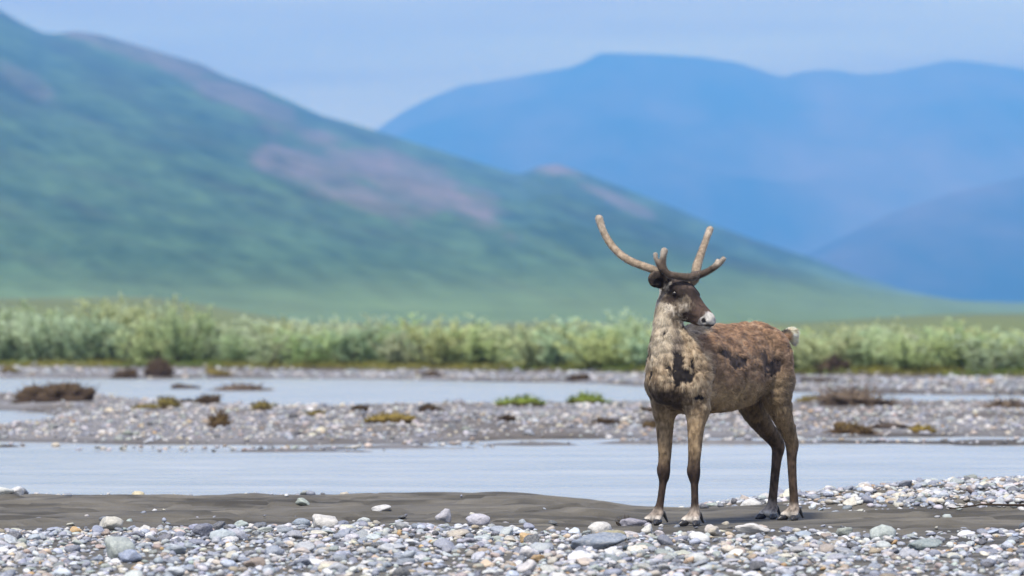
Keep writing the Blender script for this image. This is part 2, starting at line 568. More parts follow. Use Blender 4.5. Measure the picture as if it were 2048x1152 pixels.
M_STONES = stone_mat("river_gravel", False)
M_STONE = stone_mat("river_stone", True)


def stone_field(g, n, xf, yf, a_med, sig, a_max, keep):
    """random stones: position, semi-axes, yaw, tilt"""
    X, Y = xf(n), yf(n)
    k = keep(X, Y) > g.random(n)
    X, Y = X[k], Y[k]
    n = len(X)
    a = np.minimum(a_med * np.exp(g.normal(0, sig, n)), a_max * g.uniform(.75, 1.0, n))
    b = a * g.uniform(.62, .98, n)
    c = a * g.uniform(.30, .66, n)
    yaw = g.uniform(0, 2 * math.pi, n)
    tx, ty = g.normal(0, .22, n), g.normal(0, .22, n)
    return dict(x=X, y=Y, a=a, b=b, c=c, yaw=yaw, tx=tx, ty=ty, rise=g.uniform(.05, .55, n), shape=g.integers(0, 14, n))


def take(st, idx):
    return {k: v[idx] for k, v in st.items()}


def rot_mats(st):
    cz, sz, cx, sx, cy, sy = (f(st[k]) for k in ("yaw", "tx", "ty") for f in (np.cos, np.sin))
    n = len(cz)
    Rz = np.zeros((n, 3, 3)); Rz[:, 0, 0] = cz; Rz[:, 0, 1] = -sz; Rz[:, 1, 0] = sz; Rz[:, 1, 1] = cz; Rz[:, 2, 2] = 1
    Rx = np.zeros((n, 3, 3)); Rx[:, 0, 0] = 1; Rx[:, 1, 1] = cx; Rx[:, 1, 2] = -sx; Rx[:, 2, 1] = sx; Rx[:, 2, 2] = cx
    Ry = np.zeros((n, 3, 3)); Ry[:, 1, 1] = 1; Ry[:, 0, 0] = cy; Ry[:, 0, 2] = sy; Ry[:, 2, 0] = -sy; Ry[:, 2, 2] = cy
    return Rz @ Rx @ Ry


def joined(name, st, shapes, F, cols, parent, label=None):
    n = len(st["x"])
    if n == 0:
        return
    S = np.stack(shapes)[st["shape"]]
    S = S * np.stack([st["a"], st["b"], st["c"]], 1)[:, None, :]
    S = np.einsum('nij,nvj->nvi', rot_mats(st), S)
    z = ground_z(st["x"], st["y"]) + st["c"] * st["rise"]
    S = S + np.stack([st["x"], st["y"], z], 1)[:, None, :]
    nv = S.shape[1]
    FF = (F[None] + (np.arange(n) * nv)[:, None, None]).reshape(-1, 3)
    me = mesh_np(name, S.reshape(-1, 3), FF, np.repeat(cols, nv, 0), True, M_STONES)
    return link(name, me, parent, kind="stuff")


STONE_ME = [mesh_np("stone", s, F2_, None, True, M_STONE) for s in SH2]


def stone_obj(st, i, col, parent, **kw):
    o = link(kw.pop("name", "stone"), STONE_ME[int(st["shape"][i])], parent, **kw)
    z = float(ground_z(st["x"][i], st["y"][i]) + st["c"][i] * st["rise"][i])
    o.location = (st["x"][i], st["y"][i], z)
    o.rotation_euler = (st["tx"][i], st["ty"][i], st["yaw"][i])
    o.scale = (st["a"][i], st["b"][i], st["c"][i])
    o.color = (*[float(v) for v in col], 1)
    return o


# stones one can point at: (x, y, half-length, half-depth, half-height, yaw, shape, colour, label)
NAMED = [
    (0.535, 27.15, .080, .055, .042, .1, 1, (.30, .27, .15), "smooth olive oval stone in the foreground gravel below the caribou"),
    (0.755, 28.30, .036, .034, .036, .6, 4, (.62, .60, .54), "round white stone on the gravel edge, left of the caribou's forefeet"),
    (0.700, 29.70, .082, .040, .036, .25, 2, (.27, .26, .31), "grey lavender block of stone beside the caribou's left-hand forefoot"),
    (0.485, 28.45, .072, .055, .050, .3, 6, (.58, .56, .52), "large speckled white stone at the sand's edge, left of the caribou"),
    (-1.960, 25.35, .085, .070, .074, .4, 3, (.36, .40, .37), "big grey green boulder in the left foreground gravel"),
    (-1.865, 25.00, .070, .055, .040, .2, 8, (.26, .31, .42), "blue slate stone leaning on the grey green boulder, lower left"),
    (-2.270, 28.80, .078, .055, .050, .1, 0, (.50, .48, .41), "cream domed stone where the left gravel meets the sand"),
    (2.000, 27.60, .072, .050, .052, .1, 9, (.40, .45, .42), "pale green oval stone standing proud in the right foreground"),
    (2.130, 26.40, .098, .050, .038, -.2, 5, (.21, .26, .26), "long dark green slate stone in the right foreground"),
    (1.345, 28.45, .090, .060, .040, -.1, 7, (.60, .58, .55), "long white flat stone between the forefeet and hind feet"),
    (1.530, 32.60, .068, .050, .046, .2, 10, (.60, .59, .56), "pale rounded stone just behind the caribou's hind feet"),
    (-.815, 31.60, .070, .045, .026, .1, 11, (.55, .54, .53), "flat white stone lying alone on the dark sand, left of centre"),
    (-2.500, 34.00, .052, .040, .036, .1, 0, (.60, .52, .32), "cream yellow stone on the waterline at left"),
    (-3.395, 33.90, .078, .050, .040, .1, 2, (.56, .57, .53), "pale stone at the waterline against the left picture edge"),
    (-3.290, 33.95, .052, .045, .040, .8, 13, (.58, .58, .58), "second pale stone on the waterline from the left picture edge"),
    (-2.425, 28.35, .034, .030, .028, .3, 12, (.52, .33, .13), "orange pebble on the edge of the left gravel"),
    (0.080, 27.00, .062, .045, .036, .5, 3, (.55, .36, .15), "ochre stone in the foreground gravel near the middle"),
    (-.400, 30.20, .052, .045, .050, .3, 4, (.44, .43, .46), "grey three-cornered stone where gravel and sand meet, middle"),
    (-.200, 29.60, .072, .050, .044, -.3, 6, (.46, .45, .50), "lavender grey stone beside the three-cornered stone"),
    (-1.690, 27.90, .060, .050, .046, .5, 1, (.12, .13, .18), "dark slate stone with a pale neighbour in the left gravel"),
    (-1.560, 27.40, .075, .045, .040, .35, 9, (.38, .44, .47), "pale blue oval stone beside the dark slate stone at left"),
    (0.430, 26.20, .165, .080, .055, -.25, 5, (.20, .24, .30), "long blurred blue grey slab in the near foreground, centre right"),
    (1.110, 28.45, .036, .030, .036, .3, 12, (.55, .50, .44), "small cream stone in the gravel just below the forefeet"),
    (0.862, 29.45, .014, .012, .010, .3, 13, (.66, .65, .62), "tiny white pebble on sand between the two forefeet"),
    (-1.080, 29.15, .085, .060, .050, .1, 3, (.56, .54, .50), "cream white stone on the gravel's upper edge, left of the middle"),
]
g = np.random.default_rng(77)
for (x_, y_, a_h, b_h, c_h, yw_, sh, col, lab) in NAMED:
    st = dict(x=np.array([x_]), y=np.array([y_]), a=np.array([a_h]), b=np.array([b_h]), c=np.array([c_h]), yaw=np.array([yw_]), tx=np.array([g.normal(0, .06)]),
              ty=np.array([g.normal(0, .06)]), rise=np.array([.62]), shape=np.array([sh]))
    stone_obj(st, 0, col, None, name="river_stone", label=lab, cat="stone", group="river stones that stand out")

# near bar: foreground gravel, pebbles strewn on the sand, bank of gravel at the right
g = np.random.default_rng(19)


def keep_near(X, Y):
    ge = gravel_edge(X)
    inside = 1 - sstep(-.35, .30, Y - ge)
    hole = sstep(.60, .70, fbm(np.stack([X * .9, Y * .6], 1), 3, 301)) * sstep(26.0, 27.5, Y)
    strew = .13 * np.exp(-np.clip(Y - ge, 0, None) / .9)
    rim = .42 * np.exp(-((Y - shore_y(X) + 1.15) / .22) ** 2) * sstep(-.6, -1.4, X)
    bank = sstep(1.30, 1.75, X + .35 * (Y - 33.2)) * sstep(31.7, 32.7, Y + .25 * (X - 1.5)) * (1 - sstep(-.3, .1, Y - shore_y(X)))
    return np.clip(inside * (1 - .85 * hole) + strew + rim + bank, 0, 1)


def keep_big(X, Y):
    return keep_near(X, Y) * np.where((Y - gravel_edge(X) > .15) & (X < 1.2) & (Y < 33.4), .30, 1.0)


def near_x(n):
    return g.uniform(-5.2, 5.6, n)


big = stone_field(g, 5600, near_x, lambda n: g.uniform(20.5, 36.3, n), .030, .36, .074, keep_big)
small = stone_field(g, 30500, near_x, lambda n: g.uniform(20.5, 36.3, n), .0205, .34, .036, keep_near)
extra = stone_field(g, 9000, lambda n: g.uniform(1.2, 5.0, n), lambda n: g.uniform(31.6, 36.2, n), .023, .38, .06, keep_near)
big["rise"] = g.uniform(.05, .75, len(big["x"]))
fore = big["y"] < 29.6
small["rise"] = g.uniform(.0, .8, len(small["x"]))
# clear the hooves
for st in (big, small, extra):
    dx, dy = st["x"] - 1.05, st["y"] - 29.85
    ok = ~((np.abs(dx) < .33) & (np.abs(dy) < .28)) & ~((np.abs(st["x"] - 1.62) < .25) & (np.abs(st["y"] - 30.75) < .35))
    for x_, y_, a_h, *_ in NAMED:
        ok &= ~((np.abs(st["x"] - x_) < a_h * .9) & (np.abs(st["y"] - y_) < a_h * .75 + .03))
    for k in list(st):
        st[k] = st[k][ok]
allb = {k: np.concatenate([big[k], extra[k]]) for k in big}
seen = (np.abs(allb["x"] / allb["y"]) < .1004) & (1.18 / allb["y"] < 502 / 10200 + .0008)
score = allb["a"] / allb["y"] * (.55 + .45 * allb["rise"]) * seen
top = np.argsort(-score)[:300]
mask = np.zeros(len(score), bool)
mask[top] = True
tc = stone_cols(300, g)
for q, i_ in enumerate(top):
    stone_obj(allb, i_, tc[q], ground)
rest = take(allb, ~mask)
mid_ = rest["a"] > .032
joined("gravel", take(rest, mid_), SH1, F1_, stone_cols(int(mid_.sum()), g), ground)
sm = {k: np.concatenate([rest[k][~mid_], small[k]]) for k in small}
fin = sm["a"] > .027
joined("gravel", take(sm, fin), SH1, F1_, stone_cols(int(fin.sum()), g), ground)
joined("gravel", take(sm, ~fin), SH0, F0_, stone_cols(int((~fin).sum()), g), ground)

# middle bar and far bar


def keep_mid(X, Y):
    z = ground_z(X, Y)
    n = fbm(np.stack([X / 1.6, Y / 3.2], 1), 4, 163)
    return (z > WATER_Z + .004) * np.clip(.30 + 3.2 * (n - .38) + .8 * np.exp(-((z + .02) / .04) ** 2) * (X > -6), .10, 1) * (Y < bank_y(X / Y) - .3)


mid = stone_field(g, 41000, lambda n: g.uniform(-1, 1, n) * 11.5, lambda n: g.uniform(49.5, 88, n), .027, .45, .10, keep_mid)
joined("gravel", mid, SH0, F0_, stone_cols(len(mid["x"]), g, .92) * (1.03, .98, .94), ground)
far_ = stone_field(g, 22000, lambda n: g.uniform(-1, 1, n) * 17.5, lambda n: g.uniform(89, 138, n), .040, .45, .14, keep_mid)
joined("gravel", far_, SH0, F0_, stone_cols(len(far_["x"]), g, .95), ground)

# ------------------------------------------------------------------ turf clods, driftwood, willows
def attr_mat2(name, rough=.95, transl=0.0, rnd=0.0):
    m, nt, b = new_mat(name)
    src = nd(nt, "ShaderNodeAttribute", _attribute_name="col").outputs["Color"]
    if rnd:
        oi = nt.nodes.new("ShaderNodeObjectInfo")
        src = mixc(nt, 1.0, src, oi.outputs["Color"], 'MULTIPLY')
    nt.links.new(src, b.inputs["Base Color"])
    b.inputs["Roughness"].default_value = rough
    b.inputs["Specular IOR Level"].default_value = .15
    if transl:
        t = nt.nodes.new("ShaderNodeBsdfTranslucent")
        nt.links.new(src, t.inputs["Color"])
        mx = nt.nodes.new("ShaderNodeMixShader")
        mx.inputs[0].default_value = transl
        nt.links.new(b.outputs[0], mx.inputs[1])
        nt.links.new(t.outputs[0], mx.inputs[2])
        nt.links.new(mx.outputs[0], nt.nodes["Material Output"].inputs["Surface"])
    return m


M_SOIL = attr_mat2("soil_and_root")
M_BLADE = attr_mat2("dry_grass", .8, .25)
M_LEAF = attr_mat2("willow_leaf", .6, .35, 1)
M_BARK = attr_mat2("willow_bark", .9)
IV3, IF3 = ico(3)
KIND = {  # soil colour, top colour, blade colour, blades, blade length / height, roughness of outline
    'dark': ((.040, .028, .020), (.070, .050, .032), (.10, .072, .042), 190, .5, 1.1),
    'turf': ((.060, .042, .024), (.15, .125, .040), (.20, .16, .06), 130, .5, .8),
    'yellow': ((.075, .050, .022), (.22, .165, .045), (.26, .20, .06), 120, .6, .6),
    'green': ((.060, .050, .022), (.13, .17, .030), (.15, .20, .035), 160, .6, .5),
    'rust': ((.050, .032, .018), (.10, .070, .032), (.14, .095, .045), 110, .55, .9),
    'brush': ((.075, .055, .040), (.13, .10, .075), (.17, .13, .095), 190, 1.3, .8),
    'log': ((.038, .029, .024), (.070, .055, .045), (.09, .07, .05), 14, .7, .5),
    'roots': ((.022, .016, .012), (.05, .036, .024), (.045, .032, .022), 170, 1.1, .8),
}
CLODS = [
   (-6.76, 75.58, 1.11, 0.30, 'dark', 'largest dark root mound with twigs, left side of the far channel'),
   (-8.93, 118.04, 0.53, 0.23, 'dark', 'squat dark turf lump at the far bank, left one of a pair'),
   (-8.21, 118.68, 0.63, 0.35, 'dark', 'peaked dark root stump at the far bank, right one of a pair'),
   (-6.85, 119.05, 0.54, 0.18, 'turf', 'low olive turf tuft on the far bank, right of the peaked stump'),
   (-6.37, 99.59, 0.61, 0.13, 'log', 'dark waterlogged log lying in the far channel'),
   (-5.13, 96.55, 0.95, 0.12, 'brush', 'flat brown snag of twigs in the water right of the dark log'),
   (-4.82, 67.60, 0.41, 0.07, 'turf', 'thin yellowish turf mat on the left gravel bar'),
   (-4.58, 68.11, 0.31, 0.16, 'turf', 'brown turf clod with a grassy top on the left gravel bar'),
   (-4.63, 73.09, 0.21, 0.08, 'dark', 'small dark clod between two turf clods on the left bar'),
   (-4.36, 72.41, 0.38, 0.14, 'dark', 'dark pointed root clod with a trailing end on the left bar'),
   (-3.30, 57.56, 0.23, 0.17, 'rust', 'reddish brown spiky tuft on the sand of the left bar'),
   (-3.25, 66.41, 0.23, 0.11, 'turf', 'rounded brown tuft at the edge of the far channel, left of centre'),
   (-2.42, 62.88, 0.26, 0.08, 'turf', 'low brown turf scrap on the gravel, left of centre'),
   (-1.98, 66.49, 0.22, 0.08, 'dark', "dark double clod at the water's edge, left of the yellow mat"),
   (-1.45, 59.35, 0.57, 0.12, 'yellow', 'wide yellow brown turf mat on the middle gravel bar'),
   (-1.08, 66.31, 0.25, 0.09, 'dark', "dark brown clod at the water's edge, right of the yellow mat"),
   (0.11, 69.48, 0.67, 0.14, 'green', 'left one of two bright green moss mats on the middle bar'),
   (1.05, 71.22, 0.57, 0.15, 'green', 'right one of two bright green moss mats on the middle bar'),
   (-0.07, 60.68, 0.17, 0.07, 'dark', 'tiny dark clod below the left green moss mat'),
   (1.11, 59.45, 0.30, 0.06, 'dark', 'flat dark turf strip on the gravel left of the caribou'),
   (1.78, 65.93, 0.28, 0.08, 'dark', "dark strip of turf touching the caribou's chest in the picture"),
   (1.59, 57.68, 0.21, 0.08, 'rust', 'brown clod on the gravel just left of the forelegs'),
   (-1.88, 116.92, 0.60, 0.11, 'dark', "thin dark strip on the far bank at the picture's middle"),
   (1.41, 109.73, 0.45, 0.13, 'dark', "dark clod on the far bank left of the caribou's neck"),
   (4.80, 82.13, 0.45, 0.10, 'turf', "flat turf scrap right of the caribou's belly"),
   (4.80, 70.85, 0.96, 0.21, 'brush', 'largest dead brush heap on the gravel right of the caribou'),
   (3.77, 56.53, 0.49, 0.12, 'rust', "brown mossy turf block at the near channel's edge, right"),
   (4.27, 57.77, 0.40, 0.10, 'log', 'dark driftwood piece above the mossy turf block, right'),
   (4.57, 56.94, 0.33, 0.08, 'yellow', "ochre turf slab at the near channel's edge, right"),
   (6.63, 68.62, 0.51, 0.11, 'brush', 'low dead brush heap at the right picture edge'),
   (6.19, 102.57, 0.88, 0.13, 'log', 'brown drift log on the far bank right of the caribou'),
   (7.20, 115.05, 0.70, 0.36, 'dark', "dark mound under the willows right of the caribou's rump"),
   (-12.17, 123.63, 0.41, 0.17, 'turf', 'grassy tuft on the far bank at the left picture edge'),
   (0.67, 29.88, 0.11, 0.05, 'roots', 'small tangle of dark rootlets on the sand by the forefoot'),
]


def blades(g, n, base, dirs, length, width, col, cj=.25):
    side = np.cross(dirs, g.normal(size=(n, 3)))
    side /= np.linalg.norm(side, axis=1)[:, None]
    mid = base + dirs * (length * .55)[:, None] + np.array([0, 0, -.04]) * length[:, None]
    tip = base + dirs * length[:, None] + g.normal(0, .12, (n, 3)) * length[:, None]
    w = side * (width / 2)[:, None]
    V = np.stack([base - w, base + w, mid - w * .8, mid + w * .8, tip], 1).reshape(-1, 3)
    k = (np.arange(n) * 5)[:, None, None]
    F = (np.array([[0, 1, 3], [0, 3, 2], [2, 3, 4]])[None] + k).reshape(-1, 3)
    c = np.asarray(col) * np.exp(g.normal(0, cj, n))[:, None]
    return V, F, np.repeat(np.clip(c, 0, .7), 5, 0)


NAME = {'dark': "root_clod", 'turf': "turf_clod", 'yellow': "turf_mat", 'green': "moss_mat", 'rust': "turf_clod", 'brush': "brush_heap", 'log': "driftwood", 'roots': "root_tangle"}
CAT = {'dark': "turf", 'turf': "turf", 'yellow': "turf", 'green': "moss", 'rust': "turf", 'brush': "brush", 'log': "driftwood", 'roots': "roots"}
for q, (cx, cy, cw, ch, kd, lab) in enumerate(CLODS):
    g = np.random.default_rng(500 + q)
    soil, topc, bc_, nb_, bl_, ro = KIND[kd]
    cz = max(float(ground_z(cx, cy)), WATER_Z)
    dep = cw * g.uniform(.35, .55)
    P = IV3 * np.array([cw * .5, dep * .5, ch * .78])
    n_ = fbm(IV3 * 1.9 + 7 * q, 4, 900 + q) - .5
    n2_ = fbm(IV3 * 5.5 + 3 * q, 3, 950 + q) - .5
    P = P * (1 + ro * 1.5 * n_ + ro * .5 * n2_)[:, None]
    lop = np.clip(1 + g.uniform(-.5, .5) * P[:, 0] / (cw * .5), .25, 1.6)
    P[:, 2] = np.maximum(P[:, 2] * lop, -.05)
    tp = sstep(.25, .75, IV3[:, 2] + 1.2 * n_ + n2_)
    c = np.array(soil) + (np.array(topc) - np.array(soil)) * tp[:, None]
    c = c * (1 + 1.4 * n2_)[:, None]
    e = bpy.data.objects.new(NAME[kd], None)
    COL.objects.link(e)
    e.location = (cx, cy, cz)
    e["label"], e["category"], e["group"] = lab, CAT[kd], "turf and driftwood stranded on the bars"
    if kd == 'roots':
        P = P * (.75, .8, .6)
    if kd == 'log':
        P[:, 2] *= .8
    link("log" if kd == 'log' else "soil", mesh_np("clod", P, IF3, np.clip(c, .008, .6), True, M_SOIL), e)
    pk = g.choice(len(IV3), nb_, p=(np.clip(IV3[:, 2] + .2, 0, 1) + (.3 if kd in ('brush', 'roots') else 0)) / (np.clip(IV3[:, 2] + .2, 0, 1) + (.3 if kd in ('brush', 'roots') else 0)).sum())
    dirs = IV3[pk] * (1.0, .8, .6) + (0, 0, .5) + g.normal(0, .45, (nb_, 3))
    dirs[:, 2] = np.abs(dirs[:, 2]) * (.5 if kd in ('brush', 'log') else 1)
    dirs /= np.linalg.norm(dirs, axis=1)[:, None]
    ln_ = ch * bl_ * g.uniform(.4, 1.2, nb_)
    wd_ = np.full(nb_, .018 if cy > 40 else .0045) * g.uniform(.5, 1.3, nb_)
    o = link("twig" if kd in ('dark', 'log', 'brush', 'roots') else "grass", mesh_np("tuft", *blades(g, nb_, P[pk], dirs, ln_, wd_, bc_), False, M_BLADE), e)
    o["kind"] = "stuff"

# willow thicket -----------------------------------------------------


def willow_variant(seed, nstem, nleaf):
    g = np.random.default_rng(seed)
    SV, SF, LVb, LVd = [], [], [], []
    for k in range(nstem):
        az_ = g.uniform(0, 2 * math.pi)
        lean = g.uniform(.05, .75)
        L = g.uniform(.75, 1.05)
        p = np.array([g.normal(0, .10), g.normal(0, .10), -.05])
        d = np.array([math.cos(az_) * math.sin(lean), math.sin(az_) * math.sin(lean), math.cos(lean)])
        pts, nseg = [p], 6
        for s_ in range(nseg):
            d = d + g.normal(0, .10, 3) + (0, 0, .06)
            d /= np.linalg.norm(d)
            p = p + d * L / nseg
            pts.append(p)
        pts = np.array(pts)
        r = np.linspace(.013, .003, nseg + 1)
        o = len(SV) * 0 + sum(len(v) for v in SV)
        ring = np.array([[math.cos(t), math.sin(t), 0] for t in np.linspace(0, 2 * math.pi, 4)[:-1]])
        SV.append((pts[:, None] + ring[None] * r[:, None, None]).reshape(-1, 3))
        for s_ in range(nseg):
            for t in range(3):
                a, b = o + s_ * 3 + t, o + s_ * 3 + (t + 1) % 3
                SF += [(a, b, b + 3), (a, b + 3, a + 3)]
        # side shoots with leaves
        for _ in range(9):
            t = g.uniform(.15, 1.0) * nseg
            i_ = min(int(t), nseg - 1)
            q = pts[i_] + (pts[i_ + 1] - pts[i_]) * (t - i_)
            sd = g.normal(size=3) + (0, 0, .9) + 1.1 * np.array([d[0], d[1], 0])
            sd /= np.linalg.norm(sd)
            LVb.append(q)
            LVd.append(sd * g.uniform(.10, .26))
    SV = np.concatenate(SV)
    LVb, LVd = np.array(LVb), np.array(LVd)
    pk = g.integers(0, len(LVb), nleaf)
    t = g.random(nleaf)
    base = LVb[pk] + LVd[pk] * t[:, None] + g.normal(0, .018, (nleaf, 3))
    dr = LVd[pk] / np.linalg.norm(LVd[pk], axis=1)[:, None] + g.normal(0, .55, (nleaf, 3)) + (0, 0, .15)
    dr /= np.linalg.norm(dr, axis=1)[:, None]
    ln = g.uniform(.035, .062, nleaf)
    sd = np.cross(dr, g.normal(size=(nleaf, 3)))
    sd /= np.linalg.norm(sd, axis=1)[:, None]
    w = sd * (ln * .19)[:, None]
    V = np.stack([base, base + dr * (ln * .45)[:, None] + w, base + dr * ln[:, None], base + dr * (ln * .45)[:, None] - w], 1)
    F = np.arange(nleaf * 4).reshape(-1, 4)
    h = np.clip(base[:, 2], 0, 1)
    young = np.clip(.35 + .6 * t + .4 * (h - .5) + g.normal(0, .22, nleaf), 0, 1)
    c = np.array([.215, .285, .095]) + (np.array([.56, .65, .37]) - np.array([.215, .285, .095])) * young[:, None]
    bc2 = np.tile(np.array([.075, .055, .040]), (len(SV), 1))
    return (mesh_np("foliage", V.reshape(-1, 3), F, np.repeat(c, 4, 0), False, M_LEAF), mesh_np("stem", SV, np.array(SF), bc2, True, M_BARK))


WIL = [willow_variant(60 + k, 17, 5200) for k in range(6)]


def willow(x, y, w, h, k, label, col, g):
    e = bpy.data.objects.new("willow_shrub", None)
    COL.objects.link(e)
    e.location = (x, y, float(ground_z(x, y)) - .03)
    e.rotation_euler = (0, 0, g.uniform(0, 6.28))
    e.scale = (w, w, h)
    e["label"], e["category"], e["group"] = label, "shrub", "willow shrubs along the far riverbank"
    f, s = WIL[k % 6]
    of = link("foliage", f, e)
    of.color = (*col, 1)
    link("stem", s, e)


g = np.random.default_rng(321)
ORD = ["first", "second", "third", "fourth", "fifth", "sixth", "seventh", "eighth", "ninth", "tenth", "eleventh", "twelfth", "thirteenth", "fourteenth",
       "fifteenth", "sixteenth", "seventeenth", "eighteenth", "nineteenth", "twentieth", "twenty-first", "twenty-second", "twenty-third", "twenty-fourth"]


def thicket_h(a):          # height of the thicket across the view
    return interp(a, [(-.13, 1.55), (-.10, 1.5), (-.085, 1.68), (-.070, 1.62), (-.055, 1.22), (-.03, 1.20), (-.01, 1.12), (.012, 1.12), (.022, 1.38), (.03, 1.10), (.045, .98), (.07, 1.0), (.085, 1.05), (.13, 1.0)])


xs = np.linspace(-13.4, 13.2, 24)
for q, x0 in enumerate(xs):
    a_0 = (x0 + g.normal(0, .16)) / 137.0
    y_ = bank_y(a_0) + g.uniform(-.4, .8)
    x_ = a_0 * y_
    h_ = thicket_h(a_0) * g.uniform(.70, 1.12)
    tint = np.array([1, 1, 1]) * g.uniform(.85, 1.18) * np.array([g.uniform(.88, 1.10), 1.0, g.uniform(.8, 1.25)])
    if q == 0 or q == 23:
        lab = "willow shrub cut by the %s picture edge on the far bank" % ("left" if q == 0 else "right")
    else:
        size = "tall" if h_ > 1.45 else ("low" if h_ < .98 else "pale")
        lab = "%s willow shrub, %s from the left in the thicket's front row" % (size, ORD[q])
    willow(x_, y_, g.uniform(1.7, 2.4), h_ * 1.02, q + int(g.integers(0, 3)), lab, tint, g)
for row, (dy, n_, hs) in enumerate(((2.2, 20, 1.04), (5.5, 16, 1.06))):
    for k_, x0 in enumerate(np.linspace(-13.9, 13.9, n_)):
        a_0 = (x0 + g.normal(0, .35)) / 141.0
        y_ = bank_y(a_0) + dy + g.uniform(-.6, .9)
        x_ = a_0 * y_
        h_ = thicket_h(a_0) * hs * g.uniform(.72, 1.12)
        tint = np.array([1, 1, 1]) * g.uniform(.9, 1.2) * np.array([g.uniform(.9, 1.12), 1.0, g.uniform(.85, 1.25)])
        willow(x_, y_, g.uniform(1.4, 1.9), h_, int(g.integers(0, 6)),
               "blurred willow top, %s from the left in the thicket's %s row" % (ORD[k_], ("second", "rearmost")[row]), tint, g)

# grass and moss fringe along the foot of the thicket
n_ = 26000
a_0 = g.uniform(-.125, .125, n_)
y_ = bank_y(a_0) + g.uniform(-2.8, 2.0, n_)
x_ = a_0 * y_
z_ = ground_z(x_, y_)
ok = y_ > bank_y(a_0) - 2.4 + 1.6 * fbm(np.stack([x_, y_], 1), 3, 5)
base = np.stack([x_, y_, z_ - .01], 1)[ok]
n_ = len(base)
dirs = g.normal(0, .35, (n_, 3)) + (0, 0, 1)
dirs /= np.linalg.norm(dirs, axis=1)[:, None]
pn = fbm(base[:, :2] / (2.2, 1.2), 3, 391)
gc = np.array([.14, .18, .045]) + (np.array([.25, .235, .06]) - np.array([.14, .18, .045])) * sstep(.45, .62, pn)[:, None]
link("bank_grass", mesh_np("bank_grass", *blades(g, n_, base, dirs, g.uniform(.06, .20, n_), g.uniform(.012, .03, n_), gc), False, M_BLADE), kind="stuff",
     label="grass and yellow moss along the foot of the willows", cat="grass")

# dry stick on the right-hand gravel
st_ = np.array([(2.72, 31.55, .030), (2.90, 31.50, .042), (3.05, 31.47, .036), (3.22, 31.42, .050), (3.38, 31.40, .048)])
ring = np.array([[0, math.cos(t), math.sin(t)] for t in np.linspace(0, 2 * math.pi, 7)[:-1]])
rr_ = np.array([.004, .007, .008, .009, .007])
st_[:, 2] += ground_z(st_[:, 0], st_[:, 1])
SV = (st_[:, None] + ring[None] * rr_[:, None, None]).reshape(-1, 3)
SF = [(s_ * 6 + t, s_ * 6 + (t + 1) % 6, s_ * 6 + 6 + (t + 1) % 6, s_ * 6 + 6 + t) for s_ in range(4) for t in range(6)]
link("stick", mesh_np("stick", SV, np.array(SF), np.tile(np.array([.045, .033, .024]), (len(SV), 1)), True, M_BARK),
     label="thin dark dry stick lying on the right-hand gravel bank", cat="stick")

# ------------------------------------------------------------------ caribou
# animal frame: u forward, v to its left, z up; origin on the sand between its feet
CAR_ROT = math.atan2(-math.sin(R(52)), -math.cos(R(52)))
CAR_LOC = (1.284, 30.394, 0.0)


def smin(a, b, k):
    h = np.clip(0.5 + 0.5 * (b - a) / k, 0, 1)
    return b * (1 - h) + a * h - k * h * (1 - h)


def catmull(P, n=3):
    """points resampled along a Catmull-Rom spline"""
    E = np.vstack([2 * P[0] - P[1], P, 2 * P[-1] - P[-2]])
    out = []
    for i in range(1, len(E) - 2):
        for k in range(n):
            t = k / n
            a, b, c, d = E[i - 1], E[i], E[i + 1], E[i + 2]
            out.append(.5 * (2 * b + (c - a) * t + (2 * a - 5 * b + 4 * c - d) * t * t + (3 * b - a - 3 * c + d) * t ** 3))
    out.append(P[-1])
    return np.array(out)


